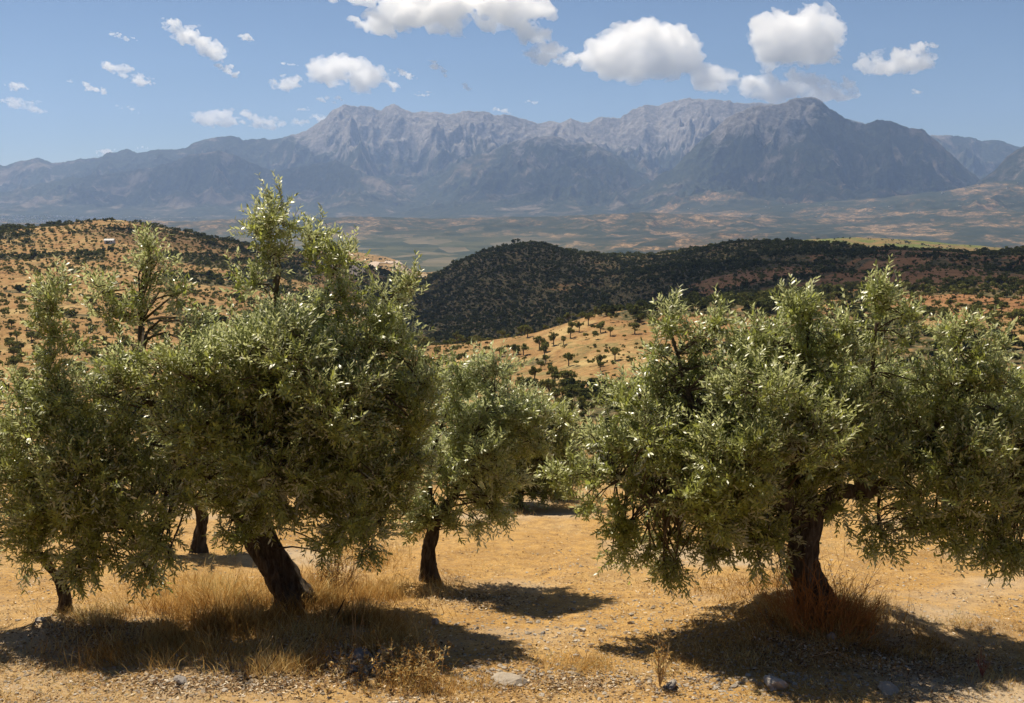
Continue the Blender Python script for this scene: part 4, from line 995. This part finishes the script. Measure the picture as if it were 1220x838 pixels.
ROCKS = [(341, 708, .062, (1, .8, .6), MGW, 'whitish stone lying against the foot of the leaning trunk'),
         (519, 743, .050, (.9, .8, .9), MGW, 'round pale stone alone just below the shade of the small silvery tree'),
         (457, 781, .060, (1.1, .7, .8), MGD, 'upright grey slab of stone in the dark patch below the tall grass'),
         (433, 782, .095, (1.3, .8, .45), MGD, 'broad flat brown grey rock left of the upright slab'),
         (418, 801, .070, (1.3, .8, .45), MGD, 'grey rock at the lower left of the broad flat rock'),
         (446, 771, .025, (1, .8, .6), MGW, 'small white pebble just above the upright slab'),
         (500, 800, .030, (1, .8, .6), MGW, 'small pale stone right of the yellow weed'),
         (608, 813, .105, (1.5, .8, .45), MG, 'brown slab of rock casting a dark hollow near the bottom edge'),
         (647, 756, .026, (1, .8, .8), MGD, 'small bluish grey stone in the open ground'),
         (637, 757, .022, (1, .8, .7), MGW, 'small white stone just left of the bluish grey one'),
         (694, 752, .034, (1, .9, .7), MGW, 'pale stone in the middle of the open ground'),
         (712, 748, .026, (1, .9, .7), MG, 'beige stone right of the pale one in the open ground'),
         (751, 743, .034, (1.4, .8, .6), MG, 'brown clod of earth on the sunlit ground left of the shadow'),
         (800, 819, .060, (1.1, .8, .7), MGD, 'dark brown rock at the bottom edge below the shadow'),
         (921, 817, .085, (1.1, .9, .6), MGW, 'large whitish rock at the bottom edge under the right tree'),
         (944, 731, .046, (1.1, .9, .8), MGW, 'grey white stone left of the foot of the right trunk'),
         (990, 762, .050, (1, .8, .9), MGD, 'grey stone in the shade right below the right trunk'),
         (892, 806, .024, (1, .8, .8), MGW, 'small white stone in the shadow edge above the large whitish rock'),
         (1060, 824, .085, (1.8, .9, .35), MG, 'long flat slab of stone at the bottom edge on the right'),
         (686, 783, .034, (1.2, .8, .6), MGW, 'pale broken stone at the upper side of the golden grass strip'),
         (50, 740, .060, (1.3, .8, .5), MGW, 'pale flat stone beside the foot of the slim left tree'),
         (215, 812, .050, (1.2, .8, .6), MGD, 'grey stone in the shade near the bottom left')]
for i, (x, y, r, sq, mt, lb) in enumerate(ROCKS):
    q = ground_hit(x, y); V, f = stone_verts(r, 300 + i, 3, sq)
    V = V + .10 * r * vec_noise(V, r * .5, i, 3)
    me = raw_mesh('stone', V, f.ravel(), np.full(len(f), 3), {'rnd': np.full(len(V), (i * .37) % 1)}, False, [mt]); o = link('stone', me, None, q + [0, 0, r * sq[2] * .35]); o.rotation_euler = (0, 0, i * 1.3)
    tag(o, lb, 'stone')
# ---- dead sticks
MDT = mat_twig((.09, .055, .03)); MDP = mat_twig((.5, .36, .2)); MDO = mat_twig((.42, .19, .06))
def stick(ctrl, r, lb, nm='dead_branch', mt=None, cat='branch'):
    pts = []
    for (x, y, h) in ctrl: q = ground_hit(x, y); pts.append(q + [0, 0, h])
    p = curve_pts(pts, 22); b = p[0].copy(); p = p + .006 * vec_noise(p, .08, 4, 2)
    V, Fc, S = tube(p - b, np.linspace(r, r * .45, 22), 7, .2, 2); tag(link(nm, raw_mesh(nm, V, Fc, S, None, True, [mt or MDT]), None, b), lb, cat)
stick([(383, 742, .0), (396, 745, .05), (404, 745, .13), (411, 748, .26)], .011, 'curved dark dead branch curling up out of the grass right of the leaning trunk')
stick([(288, 812, .01), (312, 806, .02), (330, 795, .10), (338, 790, .20)], .006, 'thin dark fallen twig lying in the grass near the bottom left')
stick([(905, 795, .01), (925, 805, .05), (932, 812, .02)], .004, 'thin pale stick leaning above the large whitish rock', mt=MDP)
stick([(965, 790, .05), (1000, 792, .10), (1020, 806, .01)], .003, 'long thin pale stalk arching over the shaded litter under the right tree', mt=MDP)
stick([(392, 765, .0), (396, 763, .12), (400, 762, .2)], .006, 'pale forked stick standing in the dark patch below the grass', mt=MDP)
# ---- dry shoots at the foot of the right tree, weeds
def weed(px, py, n, h, spread, mt, lb, seed, lean=(0, 0), twigs=5, nm='dry_weed', r=.0035, cat='weed', leafm=None):
    b = ground_hit(px, py); rg2 = np.random.default_rng(seed); root = tag(empty(nm, b), lb, cat); g = Geo(); LP, LD = [], []
    for i in range(n):
        a = np.array([rg2.normal() * spread * .35, rg2.normal() * spread * .35, -.01]) * (1 if n > 20 else .02); L = h * rg2.uniform(.5, 1.05)
        d = unit(np.array([lean[0] + rg2.normal() * spread, lean[1] + rg2.normal() * spread, 1.0])); m1 = a + d * L * .5 + rg2.normal(size=3) * L * .08
        e = a + d * L + rg2.normal(size=3) * L * .12; p = curve_pts([a, m1, e], 8); V, Fc, S = tube(p, np.linspace(r, r * .35, 8), 4, 0, 0, False); g.add(V, Fc, S)
        for k in range(twigs):
            j = rg2.integers(2, 8); e2 = p[j] + unit(d + rg2.normal(size=3) * .8) * L * rg2.uniform(.12, .35); V, Fc, S = tube(np.array([p[j], (p[j] + e2) / 2 + rg2.normal(size=3) * .01, e2]), [r * .5, r * .4, r * .25], 3, 0, 0, False); g.add(V, Fc, S)
            for _ in range(4 if leafm else 0): t = rg2.uniform(.3, 1); LP.append(p[j] * (1 - t) + e2 * t); LD.append(unit(rg2.normal(size=3) + [0, 0, .4]))
    link('stems', g.mesh('stems', [mt]), root)
    if leafm: LP = np.array(LP); LD = np.array(LD); k = len(LP); link('foliage', leaves_mesh('foliage', LP, LD, unit(rg2.normal(size=(k, 3)) + [0, 0, .5]), rg2.uniform(.018, .035, k), rg2.uniform(.006, .012, k), rg2.uniform(0, 1, k), leafm), root)
weed(966, 748, 110, .60, .34, MDO, 'tangle of orange brown dry shoots at the foot of the right trunk', 1, (-.25, -.1), 4, 'dry_shoots')
weed(1005, 750, 80, .44, .36, MDO, 'straw coloured shoots drooping right of the right trunk', 2, (.3, -.1), 4, 'dry_shoots')
weed(480, 812, 60, .24, .42, MDP, 'bushy golden yellow weed at the bottom edge below the upright slab', 3, (0, 0), 7, leafm=MS_)
weed(492, 786, 34, .14, .42, MDP, 'small golden weed just above the bushy golden one', 4, (0, 0), 7, leafm=MS_)
weed(430, 808, 26, .12, .45, MDP, 'low yellowish weed between the grey rocks at the bottom', 8, (0, 0), 6, leafm=MS_)
weed(786, 818, 9, .34, .08, MDP, 'single upright yellow stalk at the bottom edge before the shadow', 5, (0, 0), 6, leafm=MS_)
weed(427, 780, 5, .52, .10, MDP, 'few tall thin pale stalks standing before the tall grass', 6, (0, 0), 2, r=.0016)
weed(1170, 808, 8, .22, .25, mat_twig((.3, .1, .07)), 'small reddish looping stems in the shade at the lower right', 7, (0, 0), 2)
weed(395, 700, 40, .42, .30, mat_twig((.20, .11, .05)), 'brown dry bush behind the foot of the leaning trunk', 9, (.1, .1), 6, leafm=MS_)
weed(665, 596, 160, .95, .30, mat_twig((.24, .15, .08)), 'airy brown half dry bush at the far edge of the clearing', 10, (0, 0), 9, 'dry_bush', cat='bush', leafm=MLp)
